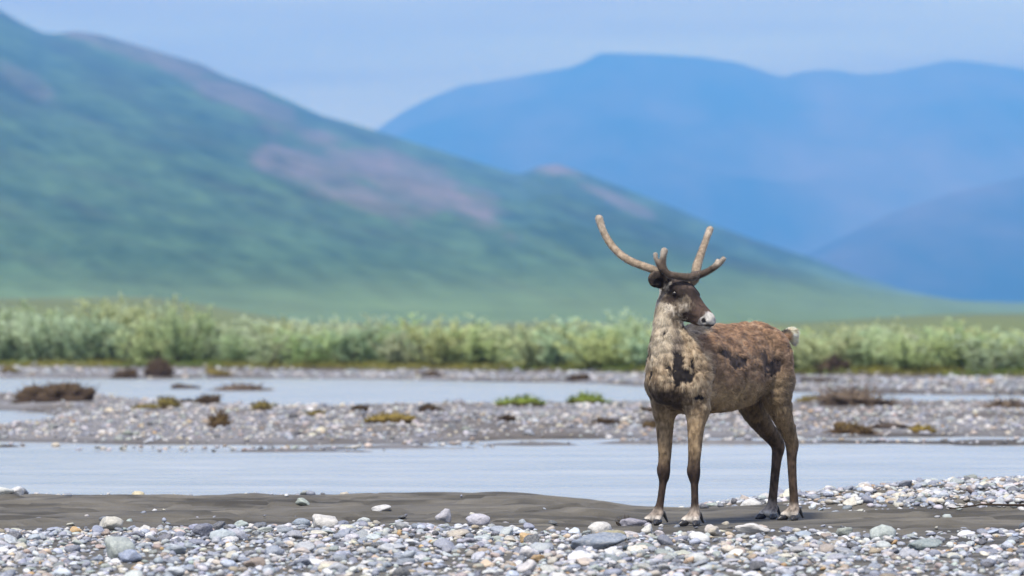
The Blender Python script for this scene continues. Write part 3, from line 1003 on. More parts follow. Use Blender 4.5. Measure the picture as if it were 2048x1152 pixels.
class Field:
    def __init__(s, lo, hi, step):
        s.lo = np.array(lo, float)
        s.step = step
        s.n = np.ceil((np.array(hi) - s.lo) / step).astype(int) + 1
        s.phi = np.full(tuple(s.n), 0.5, dtype=np.float64)

    def sub(s, lo, hi):
        a = np.clip(np.floor((np.array(lo) - s.lo) / s.step).astype(int), 0, s.n - 1)
        b = np.clip(np.ceil((np.array(hi) - s.lo) / s.step).astype(int) + 1, 1, s.n)
        if np.any(b <= a):
            return None
        sl = tuple(slice(a[k], b[k]) for k in range(3))
        g = [s.lo[k] + s.step * np.arange(a[k], b[k]) for k in range(3)]
        return sl, np.stack(np.meshgrid(*g, indexing='ij'), -1)

    def cone(s, a, b, ra, rb, k=0.03, axis=None, sc=1.0, cut=False):
        """tapered capsule a->b; distances along unit 'axis' are divided by sc (sc<1 flattens)"""
        a, b = np.array(a, float), np.array(b, float)
        m = max(ra, rb) * max(1.0, sc) + 0.11
        q = s.sub(np.minimum(a, b) - m, np.maximum(a, b) + m)
        if q is None:
            return
        sl, p = q
        if axis is not None:
            ax = np.array(axis, float)
            ax /= np.linalg.norm(ax)
            M = np.eye(3) + (1 / sc - 1) * np.outer(ax, ax)
            c = (a + b) / 2
            p = (p - c) @ M
            a, b = (a - c) @ M, (b - c) @ M
        ab = b - a
        L2 = max(ab @ ab, 1e-9)
        t = np.clip(((p - a) @ ab) / L2, 0, 1)
        d = np.linalg.norm(p - a - t[..., None] * ab, axis=-1) - (ra + (rb - ra) * t)
        if axis is not None and sc < 1:
            d = d * (0.5 + 0.5 * sc)
        if cut:
            s.phi[sl] = -smin(-s.phi[sl], d, k)
        else:
            s.phi[sl] = smin(s.phi[sl], d, k)

    def chain(s, pts, k=0.03, axis=None, sc=1.0):
        """tapered limb through pts (x, y, z, r): sharp inside the chain, blended (k) with the rest"""
        P = catmull(np.array(pts, float))
        m = P[:, 3].max() * max(1.0, sc) + 0.11
        sl, p = s.sub(P[:, :3].min(0) - m, P[:, :3].max(0) + m)
        Q = P[:, :3]
        if axis is not None:
            ax = np.array(axis, float)
            ax /= np.linalg.norm(ax)
            M = np.eye(3) + (1 / sc - 1) * np.outer(ax, ax)
            c = Q.mean(0)
            p, Q = (p - c) @ M, (Q - c) @ M
        D = np.full(p.shape[:3], 0.5)
        org = s.lo + s.step * np.array([q.start for q in sl])
        for i in range(len(P) - 1):
            r = max(P[i, 3], P[i + 1, 3]) * max(1.0, sc) + .085
            lo = np.minimum(P[i, :3], P[i + 1, :3]) - r
            hi = np.maximum(P[i, :3], P[i + 1, :3]) + r
            i0 = np.clip(np.floor((lo - org) / s.step).astype(int), 0, None)
            i1 = np.ceil((hi - org) / s.step).astype(int) + 1
            w = tuple(slice(i0[q], i1[q]) for q in range(3))
            a, b = Q[i], Q[i + 1]
            ab = b - a
            pa = p[w] - a
            t = np.clip((pa @ ab) / (ab @ ab), 0, 1)
            d = np.sqrt(((pa - t[..., None] * ab) ** 2).sum(-1)) - (P[i, 3] + (P[i + 1, 3] - P[i, 3]) * t)
            D[w] = np.minimum(D[w], d)
        if axis is not None and sc < 1:
            D = D * (0.5 + 0.5 * sc)
        s.phi[sl] = smin(s.phi[sl], D, k)

    def mesh(s, relax=2):
        phi, n = s.phi, s.n
        ins = phi < 0
        cnt = np.zeros(tuple(n - 1), np.int16)
        acc = np.zeros(tuple(n - 1) + (3,), np.float64)
        off = [(0, 0), (0, 1), (1, 0), (1, 1)]
        cross = []
        for ax in range(3):
            s0 = [slice(None)] * 3
            s1 = [slice(None)] * 3
            s0[ax], s1[ax] = slice(0, -1), slice(1, None)
            A, B = phi[tuple(s0)], phi[tuple(s1)]
            ch = ins[tuple(s0)] != ins[tuple(s1)]
            t = np.where(ch, A / np.where(ch, A - B, 1), 0)
            cross.append((ch, ins[tuple(s0)]))
            o = [k for k in range(3) if k != ax]
            for d0, d1 in off:
                sl = [slice(None)] * 3
                for k, d in zip(o, (d0, d1)):
                    sl[k] = slice(d, n[k] - 1 + d)
                c = ch[tuple(sl)]
                cnt += c
                acc[..., ax] += np.where(c, t[tuple(sl)], 0)
                acc[..., o[0]] += np.where(c, d0, 0)
                acc[..., o[1]] += np.where(c, d1, 0)
        act = cnt > 0
        ids = np.full(tuple(n - 1), -1, np.int64)
        ids[act] = np.arange(act.sum())
        ij = np.argwhere(act)
        V = s.lo + s.step * (ij + acc[act] / cnt[act][:, None])
        Q = []
        for ax in range(3):
            ch, i0 = cross[ax]
            o = [k for k in range(3) if k != ax]
            e = np.argwhere(ch)
            ok = (e[:, o[0]] > 0) & (e[:, o[1]] > 0) & (e[:, o[0]] < n[o[0]] - 1) & (e[:, o[1]] < n[o[1]] - 1)
            e = e[ok]
            fl = i0[tuple(e.T)]
            quad = []
            for d0, d1 in ((1, 1), (0, 1), (0, 0), (1, 0)):
                c = e.copy()
                c[:, o[0]] -= d0
                c[:, o[1]] -= d1
                quad.append(ids[tuple(c.T)])
            q = np.stack(quad, 1)
            if ax == 1:
                fl = ~fl
            q[~fl] = q[~fl][:, ::-1]
            Q.append(q)
        Q = np.concatenate(Q)
        for it in range(relax):
            lam = 0.55 if it % 2 == 0 else -0.45
            S = np.zeros_like(V)
            C = np.zeros(len(V))
            for a, b in ((0, 1), (1, 2), (2, 3), (3, 0)):
                np.add.at(S, Q[:, a], V[Q[:, b]])
                np.add.at(C, Q[:, a], 1)
            V = V + lam * (S / C[:, None] - V)
        return V, Q


def vnormals(V, Q):
    n = np.cross(V[Q[:, 2]] - V[Q[:, 0]], V[Q[:, 3]] - V[Q[:, 1]])
    N = np.zeros_like(V)
    for k in range(4):
        np.add.at(N, Q[:, k], n)
    return N / np.maximum(np.linalg.norm(N, axis=1), 1e-9)[:, None]


LAT = (0, 1, 0)
B = Field((-0.82, -0.36, -0.03), (0.86, 0.48, 1.56), 0.0075)
# trunk: barrel, chest, hip
B.chain([(-0.455, 0, 0.97, .145), (-0.30, 0, 0.962, .198), (-0.08, 0, 0.925, .240), (0.16, 0, 0.908, .252),
         (0.36, 0, 0.915, .245), (0.50, 0, 0.925, .205)], .05, LAT, .82)
B.chain([(-0.42, 0, 1.045, .12), (-0.28, 0, 1.09, .105), (0.0, 0, 1.075, .095), (0.32, 0, 1.105, .075)], .06, LAT, .8)
B.chain([(0.42, 0, 0.80, .13), (0.62, 0, 0.84, .095)], .07, LAT, 1.1)
# shoulders and haunches
for s in (1, -1):
    B.cone((0.36, .10 * s, 1.02), (0.51, .115 * s, 0.83), .09, .082, .06)
    B.cone((0.51, .115 * s, 0.83), (0.47, .122 * s, 0.67), .082, .066, .05)
    B.cone((-0.34, .075 * s, 1.02), (-0.39, .095 * s, 0.84), .125, .10, .06)
# creases behind the shoulder and before the thigh
for s in (1, -1):
    B.cone((0.375, .222 * s, 1.02), (0.425, .212 * s, 0.74), .014, .016, .045, cut=True)
    B.cone((-0.17, .205 * s, 0.86), (-0.25, .17 * s, 0.72), .012, .016, .045, cut=True)
# neck, carried high and swung to its left
B.chain([(0.46, 0.00, 0.97, .165), (0.545, -.005, 1.09, .106), (0.572, -.016, 1.21, .073), (0.565, -.012, 1.30, .071), (0.535, 0.0, 1.37, .073)], .05)
B.chain([(0.60, -.01, 0.90, .09), (0.632, -.01, 1.04, .076), (0.612, -0.01, 1.17, .060), (0.590, 0.0, 1.27, .06)], .06)
# legs: (u, v, z, r)
FL = [(0.47, .120, 0.70, .070), (0.493, .125, 0.575, .050), (0.50, .122, 0.44, .039), (0.505, .12, 0.365, .0365),
      (0.509, .12, 0.325, .0405), (0.503, .12, 0.285, .0335), (0.502, .122, 0.24, .0225), (0.505, .126, 0.13, .0225), (0.515, .13, 0.078, .031), (0.540, .132, 0.040, .028)]
FR = [(0.455, -.13, 0.70, .070), (0.457, -.128, 0.575, .052), (0.463, -.122, 0.44, .040), (0.472, -.12, 0.365, .0365),
      (0.480, -.12, 0.325, .0405), (0.477, -.12, 0.285, .0335), (0.485, -.122, 0.24, .0225), (0.505, -.126, 0.13, .0225), (0.525, -.13, 0.078, .031), (0.550, -.132, 0.040, .028)]
HL = [(-0.35, .105, 0.86, .105), (-0.345, .115, 0.745, .090), (-0.405, .12, 0.62, .062), (-0.475, .120, 0.51, .043), (-0.500, .12, 0.455, .040),
      (-0.497, .12, 0.38, .030), (-0.505, .12, 0.26, .0260), (-0.520, .12, 0.13, .0265), (-0.517, .12, 0.078, .032), (-0.492, .122, 0.040, .028)]
HR = [(-0.38, -.10, 0.82, .105), (-0.42, -.12, 0.70, .088), (-0.53, -.12, 0.58, .062), (-0.635, -.105, 0.485, .046), (-0.668, -.10, 0.435, .041),
      (-0.652, -.10, 0.36, .031), (-0.632, -.10, 0.25, .0275), (-0.612, -.10, 0.13, .0275), (-0.600, -.10, 0.078, .033), (-0.575, -.10, 0.040, .028)]
for lg in (FL, FR, HL, HR):
    B.chain(lg, .022)
# heel tendon behind the hocks
for lg in (HL, HR):
    a = np.array(lg[3][:3]) + (-.035, 0, .06)
    b = np.array(lg[4][:3]) + (-.024, 0, .0)
    B.cone(a, b, .018, .02, .02)
# toes: two per foot, splayed
FEET = []
for lg, yaw in ((FL, .10), (FR, -.06), (HL, .0), (HR, .05)):
    a = np.array(lg[-2][:3])
    for sd in (1, -1):
        dirv = np.array([math.cos(yaw + .30 * sd), math.sin(yaw + .30 * sd), 0])
        lat = np.array([-math.sin(yaw), math.cos(yaw), 0])
        tb = a + lat * .017 * sd + (0, 0, -.012)
        te = np.array([a[0], a[1], 0.036]) + lat * .026 * sd + dirv * .052
        B.cone(tb, te, .022, .0185, .012)
        FEET.append((te, dirv, a, lat, sd))
# tail
B.cone((-0.585, 0, 1.115), (-0.655, .01, 1.125), .028, .036, .02)
B.cone((-0.655, .01, 1.125), (-0.670, .015, 1.090), .038, .026, .02)

# head frame, turned to its left and lowered
HC0 = np.array([0.532, 0.003, 1.378])
HF = np.array([0.045, 0.330, -0.175])
HF /= np.linalg.norm(HF)
HS = np.cross((0, 0, 1), HF)
HS /= np.linalg.norm(HS)
HU = np.cross(HF, HS)


def hp(f, s, t):
    return HC0 + HF * f + HS * s + HU * t


def hc4(f, s, t, r):
    return (*hp(f, s, t), r)


B.chain([hc4(-.02, 0, .000, .078), hc4(.06, 0, .008, .082), hc4(.13, 0, -.002, .072), hc4(.21, 0, -.014, .058), hc4(.28, 0, -.022, .050), hc4(.315, 0, -.026, .046)], .03, HS, .92)
B.chain([hc4(-.01, 0, -.072, .058), hc4(.06, 0, -.080, .052), hc4(.15, 0, -.072, .042), hc4(.25, 0, -.060, .033), hc4(.308, 0, -.056, .028)], .03, HS, .88)
for s in (1, -1):
    B.cone(hp(.045, .060 * s, .048), hp(.110, .066 * s, .034), .025, .020, .02)      # brow ridge
    B.cone(hp(.04, .048 * s, -.06), hp(.14, .038 * s, -.05), .038, .028, .03)        # cheek
    B.cone(hp(.068, .092 * s, .022), hp(.073, .094 * s, .020), .015, .013, .012, cut=True)   # eye socket
    B.cone(hp(.305, .022 * s, -.020), hp(.330, .026 * s, -.026), .023, .020, .012)   # nostril wing
    B.cone(hp(.318, .048 * s, -.016), hp(.336, .040 * s, -.034), .0075, .010, .006, cut=True)
B.cone(hp(.285, 0, -.051), hp(.37, 0, -.051), .003, .004, .008, HS, 6.0, cut=True)
# ears: near (its right) ear laid out and back, far ear mostly behind the antler
for s, e1 in ((-1, (-.030, -.225, .088)), (1, (-.050, .140, .050))):
    e0 = (-.020, .060 * s, .030)
    em = [a * .45 + b * .55 for a, b in zip(e0, e1)]
    eu = [a * .2 + b * .8 for a, b in zip(e0, e1)]
    B.chain([hc4(*e0, .028), hc4(*em, .052), hc4(*eu, .042), hc4(*e1, .012)], .02, HF, .36)
    m0 = hp(*[a * .62 + b * .38 for a, b in zip(e0, e1)]) + HF * .026
    m1 = hp(*[a * .28 + b * .72 for a, b in zip(e0, e1)]) + HF * .020
    B.cone(m0, m1, .020, .013, .008, cut=True)

BV, BQ = B.mesh(4)
BN = vnormals(BV, BQ)
# lumpy winter coat on trunk, mane and rump
_l = (fbm(BV * (13, 13, 20), 3, 15) - .5) + .6 * (fbm(BV * (30, 30, 45), 2, 16) - .5)
_m = sstep(.60, .75, BV[:, 2]) * (1 - sstep(1.20, 1.30, BV[:, 2]))
BV = BV + BN * (.015 * _l * _m)[:, None]
BN = vnormals(BV, BQ)

# antlers in velvet: points in the animal frame, thickness in metres
A_PT = {
 "right": [
  [(0.474, 0.076, 1.456, 0.026), (0.549, -0.004, 1.468, 0.025), (0.638, -0.102, 1.512, 0.0245), (0.688, -0.230, 1.565, 0.0235), (0.692, -0.334, 1.640, 0.0225), (0.693, -0.400, 1.726, 0.0215), (0.695, -0.435, 1.809, 0.024)],
  [(0.490, 0.120, 1.471, 0.027), (0.546, 0.113, 1.458, 0.025), (0.606, 0.085, 1.464, 0.021), (0.658, 0.051, 1.476, 0.021), (0.686, 0.031, 1.511, 0.022), (0.688, 0.029, 1.569, 0.0195), (0.684, 0.035, 1.613, 0.0215)],
  [(0.695, 0.020, 1.511, 0.02), (0.712, -0.002, 1.563, 0.0135), (0.715, -0.006, 1.592, 0.0145)],
 ],
 "left": [
  [(0.50, 0.05, 1.405, 0.026), (0.448, 0.086, 1.450, 0.026), (0.405, 0.066, 1.519, 0.027), (0.306, 0.030, 1.608, 0.022), (0.197, -0.008, 1.702, 0.0195), (0.145, -0.024, 1.747, 0.0215)],
  [(0.460, 0.109, 1.471, 0.024), (0.454, 0.166, 1.488, 0.02), (0.448, 0.223, 1.517, 0.0185), (0.436, 0.254, 1.540, 0.0165), (0.430, 0.279, 1.567, 0.0145)],
  [(0.442, 0.230, 1.526, 0.016), (0.434, 0.240, 1.555, 0.0135)],
 ],
}


def antler_mesh(side):
    ch = A_PT[side]
    P = np.array([p for c in ch for p in c])
    F_ = Field(P[:, :3].min(0) - .05, P[:, :3].max(0) + .05, .0058)
    for c in ch:
        F_.chain([(*q[:3], q[3] * .93) for q in c], .009)
    return F_.mesh(2)


ANT = {k: antler_mesh(k) for k in A_PT}


def headc(P):
    q = P - HC0
    return q @ HF, q @ HS, q @ HU


def blob(P, c, r, warp, edge=.35):
    """0..1 mask of a ragged ellipsoid patch"""
    d = np.sqrt((((P - np.array(c)) / np.array(r)) ** 2).sum(1)) + warp
    return 1 - sstep(1 - edge, 1 + edge, d)


def lerp3(a, b, m):
    return a + (np.asarray(b) - a) * m[:, None]


SHED = [  # moulted patches: centre, radii
    ((.640, .122, .888), (.085, .080, .062)), ((.648, .110, .970), (.040, .040, .070)), ((.572, .160, .955), (.014, .04, .042)),
    ((.545, .182, .762), (.035, .05, .022)), ((.185, .20, .962), (.105, .07, .042)), ((.285, .195, 1.010), (.075, .07, .030)),
    ((-.215, .185, .925), (.085, .07, .055)), ((-.125, .19, .965), (.040, .07, .080)), ((-.36, .19, 1.03), (.02, .06, .055)),
    ((.690, .042, 1.140), (.020, .02, .045)), ((.690, -.03, 1.225), (.02, .02, .045)), ((.690, -.06, 1.02), (.012, .012, .06)), ((.715, -.04, .885), (.012, .014, .05)),
    ((.150, .20, .985), (.06, .06, .013)), ((-.150, .19, .905), (.05, .06, .015)),
]


def coat(P):
    """colour, hair length and shed mask for points of the body in the animal frame"""
    u, v, z = P.T
    f, s, t = headc(P)
    n1 = fbm(P * 9.0, 3, 3) - .5
    n2 = fbm(P * 34.0, 3, 5) - .5
    n3 = fbm(P * (85, 85, 40), 2, 9) - .5
    sv = np.abs(v)
    c = np.tile(np.array([.235, .152, .094]), (len(P), 1))
    c = lerp3(c, (.30, .175, .098), sstep(.98, 1.15, z + .25 * n1))                    # warmer back
    c = lerp3(c, (.36, .255, .140), 1 - sstep(.72, .90, z + .20 * n1))                 # sandy belly
    c = lerp3(c, (.21, .155, .098), sstep(-.15, -.36, u + .25 * n1) * (1 - sstep(.80, .98, z)))    # thigh
    front = sstep(.36, .50, u + .22 * n1 + .05 * n2 - .12 * sstep(.9, 1.15, z) + .35 * sstep(1.04, 1.14, z) * sstep(.20, .0, sv))
    c = lerp3(c, (.375, .275, .172), front)                                             # shoulder
    neck = sstep(.90, 1.06, z + .25 * n1) * sstep(.585, .665, u + .12 * n1 + .10 * n2 - .25 * np.clip(v - .06, 0, .2) + .10 * sstep(1.12, 1.22, z))
    c = lerp3(c, (.56, .475, .36), neck)
    c = lerp3(c, (.10, .08, .062), neck * sstep(.10, .20, n3 + .6 * n2) * .7)                                                # pale mane
    low = (1 - sstep(.78, .98, z + .25 * n1)) * sstep(.46, .60, u)
    c = lerp3(c, (.20, .145, .096), low * .8)
    c = lerp3(c, (.50, .41, .29), front * sstep(.05, .20, n2 + n3) * .4)
    c = lerp3(c, (.15, .122, .10), blob(P, (.640, .098, 1.11), (.05, .045, .13), 1.2 * n2) * .85)  # throat shade below the jaw, painted into the coat colour
    brisket = blob(P, (.62, .02, .74), (.16, .13, .09), 1.2 * n2)
    c = lerp3(c, (.040, .028, .022), brisket * .9)
    # legs
    leg = 1 - sstep(.60, .74, z + .1 * n1)
    c = lerp3(c, (.28, .195, .11), leg * .75)
    ins = leg * sstep(.5, -.1, np.where(u > 0, 0, v * 8 + .6)) * (u < -.2)
    c = lerp3(c, (.085, .060, .042), np.clip(ins, 0, 1) * .75)
    shank_top = np.where(u > 0, .42, .50)
    shank = 1 - sstep(shank_top - .10, shank_top + .05, z + .10 * n1)
    c = lerp3(c, np.where((u > 0)[:, None], (.050, .033, .024), (.085, .058, .040)), shank)
    foot = 1 - sstep(.075, .125, z + .1 * n1)
    c = lerp3(c, (.34, .285, .24), foot * .85)
    c = lerp3(c, (.60, .55, .49), (1 - sstep(.042, .066, z)) * .9)
    # tail
    tail = sstep(-.595, -.625, u) * sstep(1.0, 1.05, z)
    c = lerp3(c, (.85, .75, .53), tail)
    c = lerp3(c, (.03, .025, .02), blob(P, (-.572, .0, 1.15), (.030, .05, .022), n2))
    # head
    dh = np.sqrt((s / .125) ** 2 + ((t + .02) / .15) ** 2)
    head = (1 - sstep(.95, 1.10, dh + .25 * n2)) * sstep(-.10, -.05, f) * (1 - sstep(.40, .45, f)) * (z > 1.12)
    dark = np.tile(np.array([.028, .019, .016]), (len(P), 1))
    dark = lerp3(dark, (.105, .078, .068), blob(P, hp(.06, 0, .09), (.07, .07, .05), n2) * .7)
    dark = lerp3(dark, (.070, .046, .036), sstep(.17, .24, f))
    pale = lerp3(np.tile(np.array([.24, .19, .14]), (len(P), 1)), (.58, .51, .42), np.clip(n2 * 4 + n3 * 3 + .45, 0, 1))
    cheek = sstep(-.034, -.048, t + .10 * n2 + .05 * n3 + .30 * np.clip(.07 - f, 0, .06) - .15 * np.clip(f - .10, 0, .1)) * (1 - sstep(.150, .180, f + .14 * n2 - .3 * np.clip(-t - .06, 0, .05)))
    back = (1 - sstep(.006, .026, f + .10 * n2)) * (1 - sstep(.045, .07, t + .1 * n2))
    streak = blob(P, hp(.152, -.062, -.004), (.022, .05, .042), 2.4 * n3 + n2) * .85
    hc = lerp3(dark, pale, np.clip(np.maximum(np.maximum(cheek, back), streak), 0, 1))
    nose = sstep(.290, .302, f + .05 * n2 + .30 * (-t - .02))
    hc = lerp3(hc, lerp3(np.tile(np.array([.54, .52, .48]), (len(P), 1)), (.24, .22, .21), np.clip(2.2 * n1 + 2.5 * n2 + .25, 0, 1)), nose)
    for q in (1, -1):
        hc = lerp3(hc, (.012, .010, .010), blob(P, hp(.322, .046 * q, -.026), (.017, .016, .017), 0 * u, .2))
        hc = lerp3(hc, (.020, .015, .013), blob(P, hp(.068, .085 * q, .022), (.030, .03, .022), n2))
    hc = lerp3(hc, (.05, .04, .035), blob(P, hp(.33, 0, -.052), (.06, .06, .006), 0 * u, .3))
    c = lerp3(c, hc, head)
    # ears
    e = sstep(.095, .115, np.abs(s)) * (t > -.04) * (z > 1.3)
    c = lerp3(c, (.17, .13, .10), e)
    ei = blob(P, hp(-.005, -.150, .055), (.05, .055, .030), n2, .3)
    c = lerp3(c, (.016, .012, .011), np.clip(ei * (f > -.03) + .45 * e, 0, 1) * e)
    # moulted patches, ragged
    shed = np.zeros(len(P))
    for cc, rr in SHED:
        shed = np.maximum(shed, blob(P, cc, rr, 1.0 * n2 + .8 * n3, .16))
    shed *= 1 - head
    c = lerp3(c, np.where((u > .3)[:, None], (.022, .018, .017), (.066, .050, .045)), shed)
    # tufts: tangled winter hair, paler where it stands off
    body_ = 1 - head
    lk = fbm(P * (22, 22, 55) + 5, 3, 19) - .5
    c = c * np.clip(1 + .7 * n2 + 1.7 * n3 + .5 * n1 + .6 * lk * body_, .35, 1.8)[:, None]
    c = lerp3(c, (.46, .37, .26), sstep(.10, .22, lk + .4 * n1) * .26 * (z > .62) * body_ * (1 - shed) * (1 - tail))
    L = np.full(len(P), .026)
    L = np.where(neck > .4, .029, L)
    L = np.where((z < .74) & (u < .40) & (u > -.30), .036, L)
    L = np.where(leg > .5, .016, L)
    L = np.where(shank > .5, .009, L)
    L = np.where(head > .4, np.where(f > .03, .007 + .011 * np.clip(np.maximum(cheek, streak), 0, 1) * (f < .2), .020), L)
    L = np.where(e > .3, .010, L)
    L = np.where(tail > .4, .024, L)
    L = L * (1 - .85 * sstep(.45, .9, shed)) * (1 + .6 * n1)
    L = np.where((z < .055) | (head * nose > .5), .003, L)
    return np.clip(c, .004, .8), L, shed


def flow(P):
    """combing direction of the hair"""
    u, v, z = P.T
    f, s, t = headc(P)
    d = np.tile(np.array([-1.0, 0, -.45]), (len(P), 1))
    d = lerp3(d, (-.15, 0, -1.0), sstep(.45, .58, u) * (z > .6))
    d = lerp3(d, (-.2, 0, -1.0), 1 - sstep(.66, .78, z))
    d = lerp3(d, (-.7, .1, -.4), sstep(-.59, -.63, u) * (z > .9))
    hm = (1 - sstep(.95, 1.1, np.sqrt((s / .125) ** 2 + ((t + .02) / .15) ** 2))) * (f > -.06) * (z > 1.12)
    d = lerp3(d, -HF + np.array([0, 0, -.3]), hm)
    return d


def hairs(V, Q, count, width, seed, colf, lenf=None, flowf=None, lift=.17, jit=.18):
    g = np.random.default_rng(seed)
    T = np.concatenate([Q[:, [0, 1, 2]], Q[:, [0, 2, 3]]])
    a, b, c = V[T[:, 0]], V[T[:, 1]], V[T[:, 2]]
    cr = np.cross(b - a, c - a)
    ar = np.linalg.norm(cr, axis=1)
    pick = g.choice(len(T), count, p=ar / ar.sum())
    r1, r2 = np.sqrt(g.random(count)), g.random(count)
    w = np.stack([1 - r1, r1 * (1 - r2), r1 * r2], 1)
    P = (w[:, :1] * a[pick] + w[:, 1:2] * b[pick] + w[:, 2:] * c[pick])
    N = vnormals(V, Q)
    n = (w[:, :1] * N[T[pick, 0]] + w[:, 1:2] * N[T[pick, 1]] + w[:, 2:] * N[T[pick, 2]])
    n /= np.linalg.norm(n, axis=1)[:, None]
    col, L = colf(P)
    d = flowf(P) if flowf else g.normal(size=P.shape)
    wob = np.stack([fbm(P * 16, 2, 40 + k) for k in range(3)], 1) - .5
    d = d / np.linalg.norm(d, axis=1)[:, None] + 1.5 * wob + jit * g.normal(size=P.shape)
    d = d - (d * n).sum(1)[:, None] * n
    d /= np.maximum(np.linalg.norm(d, axis=1), 1e-6)[:, None]
    lf = lift * (.6 + .8 * g.random(count)) + .35 * (fbm(P * 26, 2, 77) - .5)
    d = d + np.clip(lf, .06, 1.2)[:, None] * n
    d /= np.linalg.norm(d, axis=1)[:, None]
    sd = np.cross(d, n)
    sd /= np.maximum(np.linalg.norm(sd, axis=1), 1e-6)[:, None]
    ln = (L * (.6 + .8 * g.random(count)))[:, None]
    wd = width * (.6 + .8 * g.random(count))[:, None] * np.clip(ln / .02, .55, 1.3)
    root = P - n * .002
    VV = np.stack([root - sd * wd / 2, root + sd * wd / 2, P + d * ln - n * ln * .10], 1).reshape(-1, 3)
    FF = np.arange(count * 3).reshape(-1, 3)
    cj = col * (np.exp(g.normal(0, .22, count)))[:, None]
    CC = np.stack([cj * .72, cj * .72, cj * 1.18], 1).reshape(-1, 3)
    NN = n * .8 + np.cross(sd, d) * .2 + d * .25
    NN = NN + .22 * g.normal(size=NN.shape)
    NN /= np.linalg.norm(NN, axis=1)[:, None]
    return VV, FF, np.clip(CC, 0, .85), np.repeat(NN, 3, axis=0)


def hair_obj(name, data, mat, parent):
    VV, FF, CC, NN = data
    me = mesh_np(name, VV, FF, CC, True, mat)
    me.normals_split_custom_set_from_vertices(NN.astype(np.float32))
    return link(name, me, parent, kind="stuff")


def attr_mat(name, rough=.9, sheen=0.0, spec=.2, gain=1.0, mottle=None):
    m, nt, b = new_mat(name)
    a = nd(nt, "ShaderNodeAttribute", _attribute_name="col")
    src = a.outputs["Color"]
    if mottle:
        fac, _ = noise_fac(nt, mottle, 5, .6, .3, .7)
        dk = mixc(nt, 1.0, src, (.62, .60, .58), 'MULTIPLY')
        src = mixc(nt, fac, dk, src)
    nt.links.new(src, b.inputs["Base Color"])
    b.inputs["Roughness"].default_value = rough
    b.inputs["Specular IOR Level"].default_value = spec
    b.inputs["Sheen Weight"].default_value = sheen
    b.inputs["Sheen Roughness"].default_value = .4
    return m


M_SKIN = attr_mat("hide", .85, 0, .25)
M_FUR = attr_mat("fur", .75, 0.08, .25)
M_VELVET = attr_mat("velvet", .95, .35, .1)
M_HORN, _nt, _b = new_mat("hoof_horn")
_fac, _ = noise_fac(_nt, 60, 4, .6, .3, .7)
_nt.links.new(mixc(_nt, _fac, (.012, .012, .014), (.045, .043, .045)), _b.inputs["Base Color"])
_b.inputs["Roughness"].default_value = .38
M_EYE, _nt, _b = new_mat("eye")
_b.inputs["Base Color"].default_value = (.010, .007, .006, 1)
_b.inputs["Roughness"].default_value = .08

caribou = bpy.data.objects.new("caribou", None)
COL.objects.link(caribou)
caribou.location = CAR_LOC
caribou.rotation_euler = (0, 0, CAR_ROT)
caribou["label"] = "brown moulting caribou with velvet antlers standing on the sand, head turned right"
caribou["category"] = "caribou"

bc, bl, bs = coat(BV)
BV2 = BV - BN * (.006 * bs)[:, None]
link("body", mesh_np("body", BV2, BQ, bc * .8, True, M_SKIN), caribou)


def coat2(P):
    c, L, _ = coat(P)
    return c, L


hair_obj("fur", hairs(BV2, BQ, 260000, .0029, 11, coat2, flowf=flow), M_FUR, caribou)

for side, (av, aq) in ANT.items():
    beam = catmull(np.array(A_PT[side][0]), 6)[:, :3]
    tine = np.concatenate([catmull(np.array(c), 6)[:, :3] for c in A_PT[side][1:]])
    tips = [np.array(c[-1][:3]) for c in A_PT[side]]

    def acol(P, beam=beam, tine=tine, tips=tips, side=side):
        db = np.min(np.linalg.norm(P[:, None] - beam[None], axis=2), 1)
        dt = np.min(np.linalg.norm(P[:, None] - tine[None], axis=2), 1)
        m = sstep(-.010, .010, db - dt)
        m = np.maximum(m, 1 - sstep(.02, .075, np.linalg.norm(P - beam[0], axis=1)))
        n = fbm(P * (55, 55, 55), 3, 4) - .5 + .6 * (fbm(P * 160, 2, 8) - .5)
        c = lerp3(np.tile(np.array([.31, .245, .18]), (len(P), 1)), (.095, .072, .056), m)
        for k, tp in enumerate(tips):
            c = lerp3(c, (.50, .44, .37), (1 - sstep(.01, .06 if k else .16, np.linalg.norm(P - tp, axis=1))) * (.65 if k else .5))
        return c * (1 + 1.1 * n)[:, None], np.full(len(P), .0090)

    an = link("antler", mesh_np("antler", av, aq, acol(av)[0], True, M_VELVET), caribou)
    hair_obj("velvet", hairs(av, aq, 14000, .0020, 21, acol, lift=.9, jit=1.0), M_VELVET, an)

for s_ in (1, -1):
    F_ = Field(hp(.069, .078 * s_, .022) - .025, hp(.069, .078 * s_, .022) + .025, .004)
    F_.cone(hp(.069, .0765 * s_, .022), hp(.0695, .0765 * s_, .022), .0165, .0165, .001)
    link("eye", mesh_np("eye", *F_.mesh(2), mat=M_EYE), caribou)

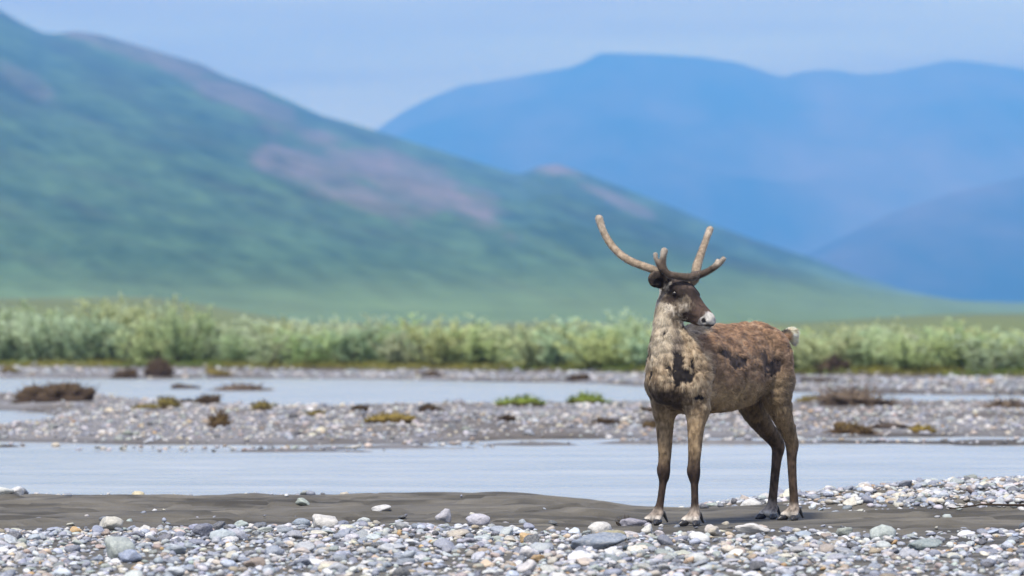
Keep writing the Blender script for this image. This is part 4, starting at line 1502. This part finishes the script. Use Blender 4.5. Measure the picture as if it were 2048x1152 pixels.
for te, dirv, a, lat, sd in FEET:
    F_ = Field(np.minimum(te, te + dirv * .07) - .045, np.maximum(te, te + dirv * .07) + .045, .004)
    h0 = np.array([te[0], te[1], .024]) - dirv * .004
    F_.cone(h0, h0 + dirv * .042 - np.array([0, 0, .012]), .0225, .010, .01)
    F_.cone(h0 - dirv * .012, h0 + dirv * .02 - np.array([0, 0, .006]), .019, .018, .01)
    zc = F_.lo[2] + F_.step * np.arange(F_.n[2])
    F_.phi = np.maximum(F_.phi, (.001 - zc)[None, None, :])
    link("hoof", mesh_np("hoof", *F_.mesh(2), mat=M_HORN), caribou)
    fw = np.array([lat[1], -lat[0], 0])
    d0 = a - fw * .030 + lat * .020 * sd + np.array([0, 0, -.006])
    d1 = a - fw * .058 + lat * .028 * sd
    d1[2] = .020
    F_ = Field(np.minimum(d0, d1) - .03, np.maximum(d0, d1) + .03, .0035)
    F_.cone(d0, d1, .0125, .006, .004)
    link("dewclaw", mesh_np("dewclaw", *F_.mesh(2), mat=M_HORN), caribou)

# ------------------------------------------------------------------ air
hv = [(-6800, -90, -3), (6800, -90, -3), (6800, 20400, -3), (-6800, 20400, -3), (-6800, -90, 1150), (6800, -90, 1150), (6800, 20400, 1150), (-6800, 20400, 1150)]
hq = [(0, 3, 2, 1), (4, 5, 6, 7), (0, 1, 5, 4), (1, 2, 6, 5), (2, 3, 7, 6), (3, 0, 4, 7)]
M_AIR = bpy.data.materials.new("air")
M_AIR.use_nodes = True
nt = M_AIR.node_tree
nt.nodes.clear()
o_ = nt.nodes.new("ShaderNodeOutputMaterial")
v_ = nt.nodes.new("ShaderNodeVolumePrincipled")
v_.inputs["Color"].default_value = (.11, .35, 1.0, 1)
v_.inputs["Density"].default_value = 0.00016
v_.inputs["Absorption Color"].default_value = (.4, .4, .4, 1)
v_.inputs["Anisotropy"].default_value = 0.0
nt.links.new(v_.outputs[0], o_.inputs["Volume"])
haze = link("haze", mesh_np("haze", np.array(hv), np.array(hq), None, False, M_AIR), kind="stuff")
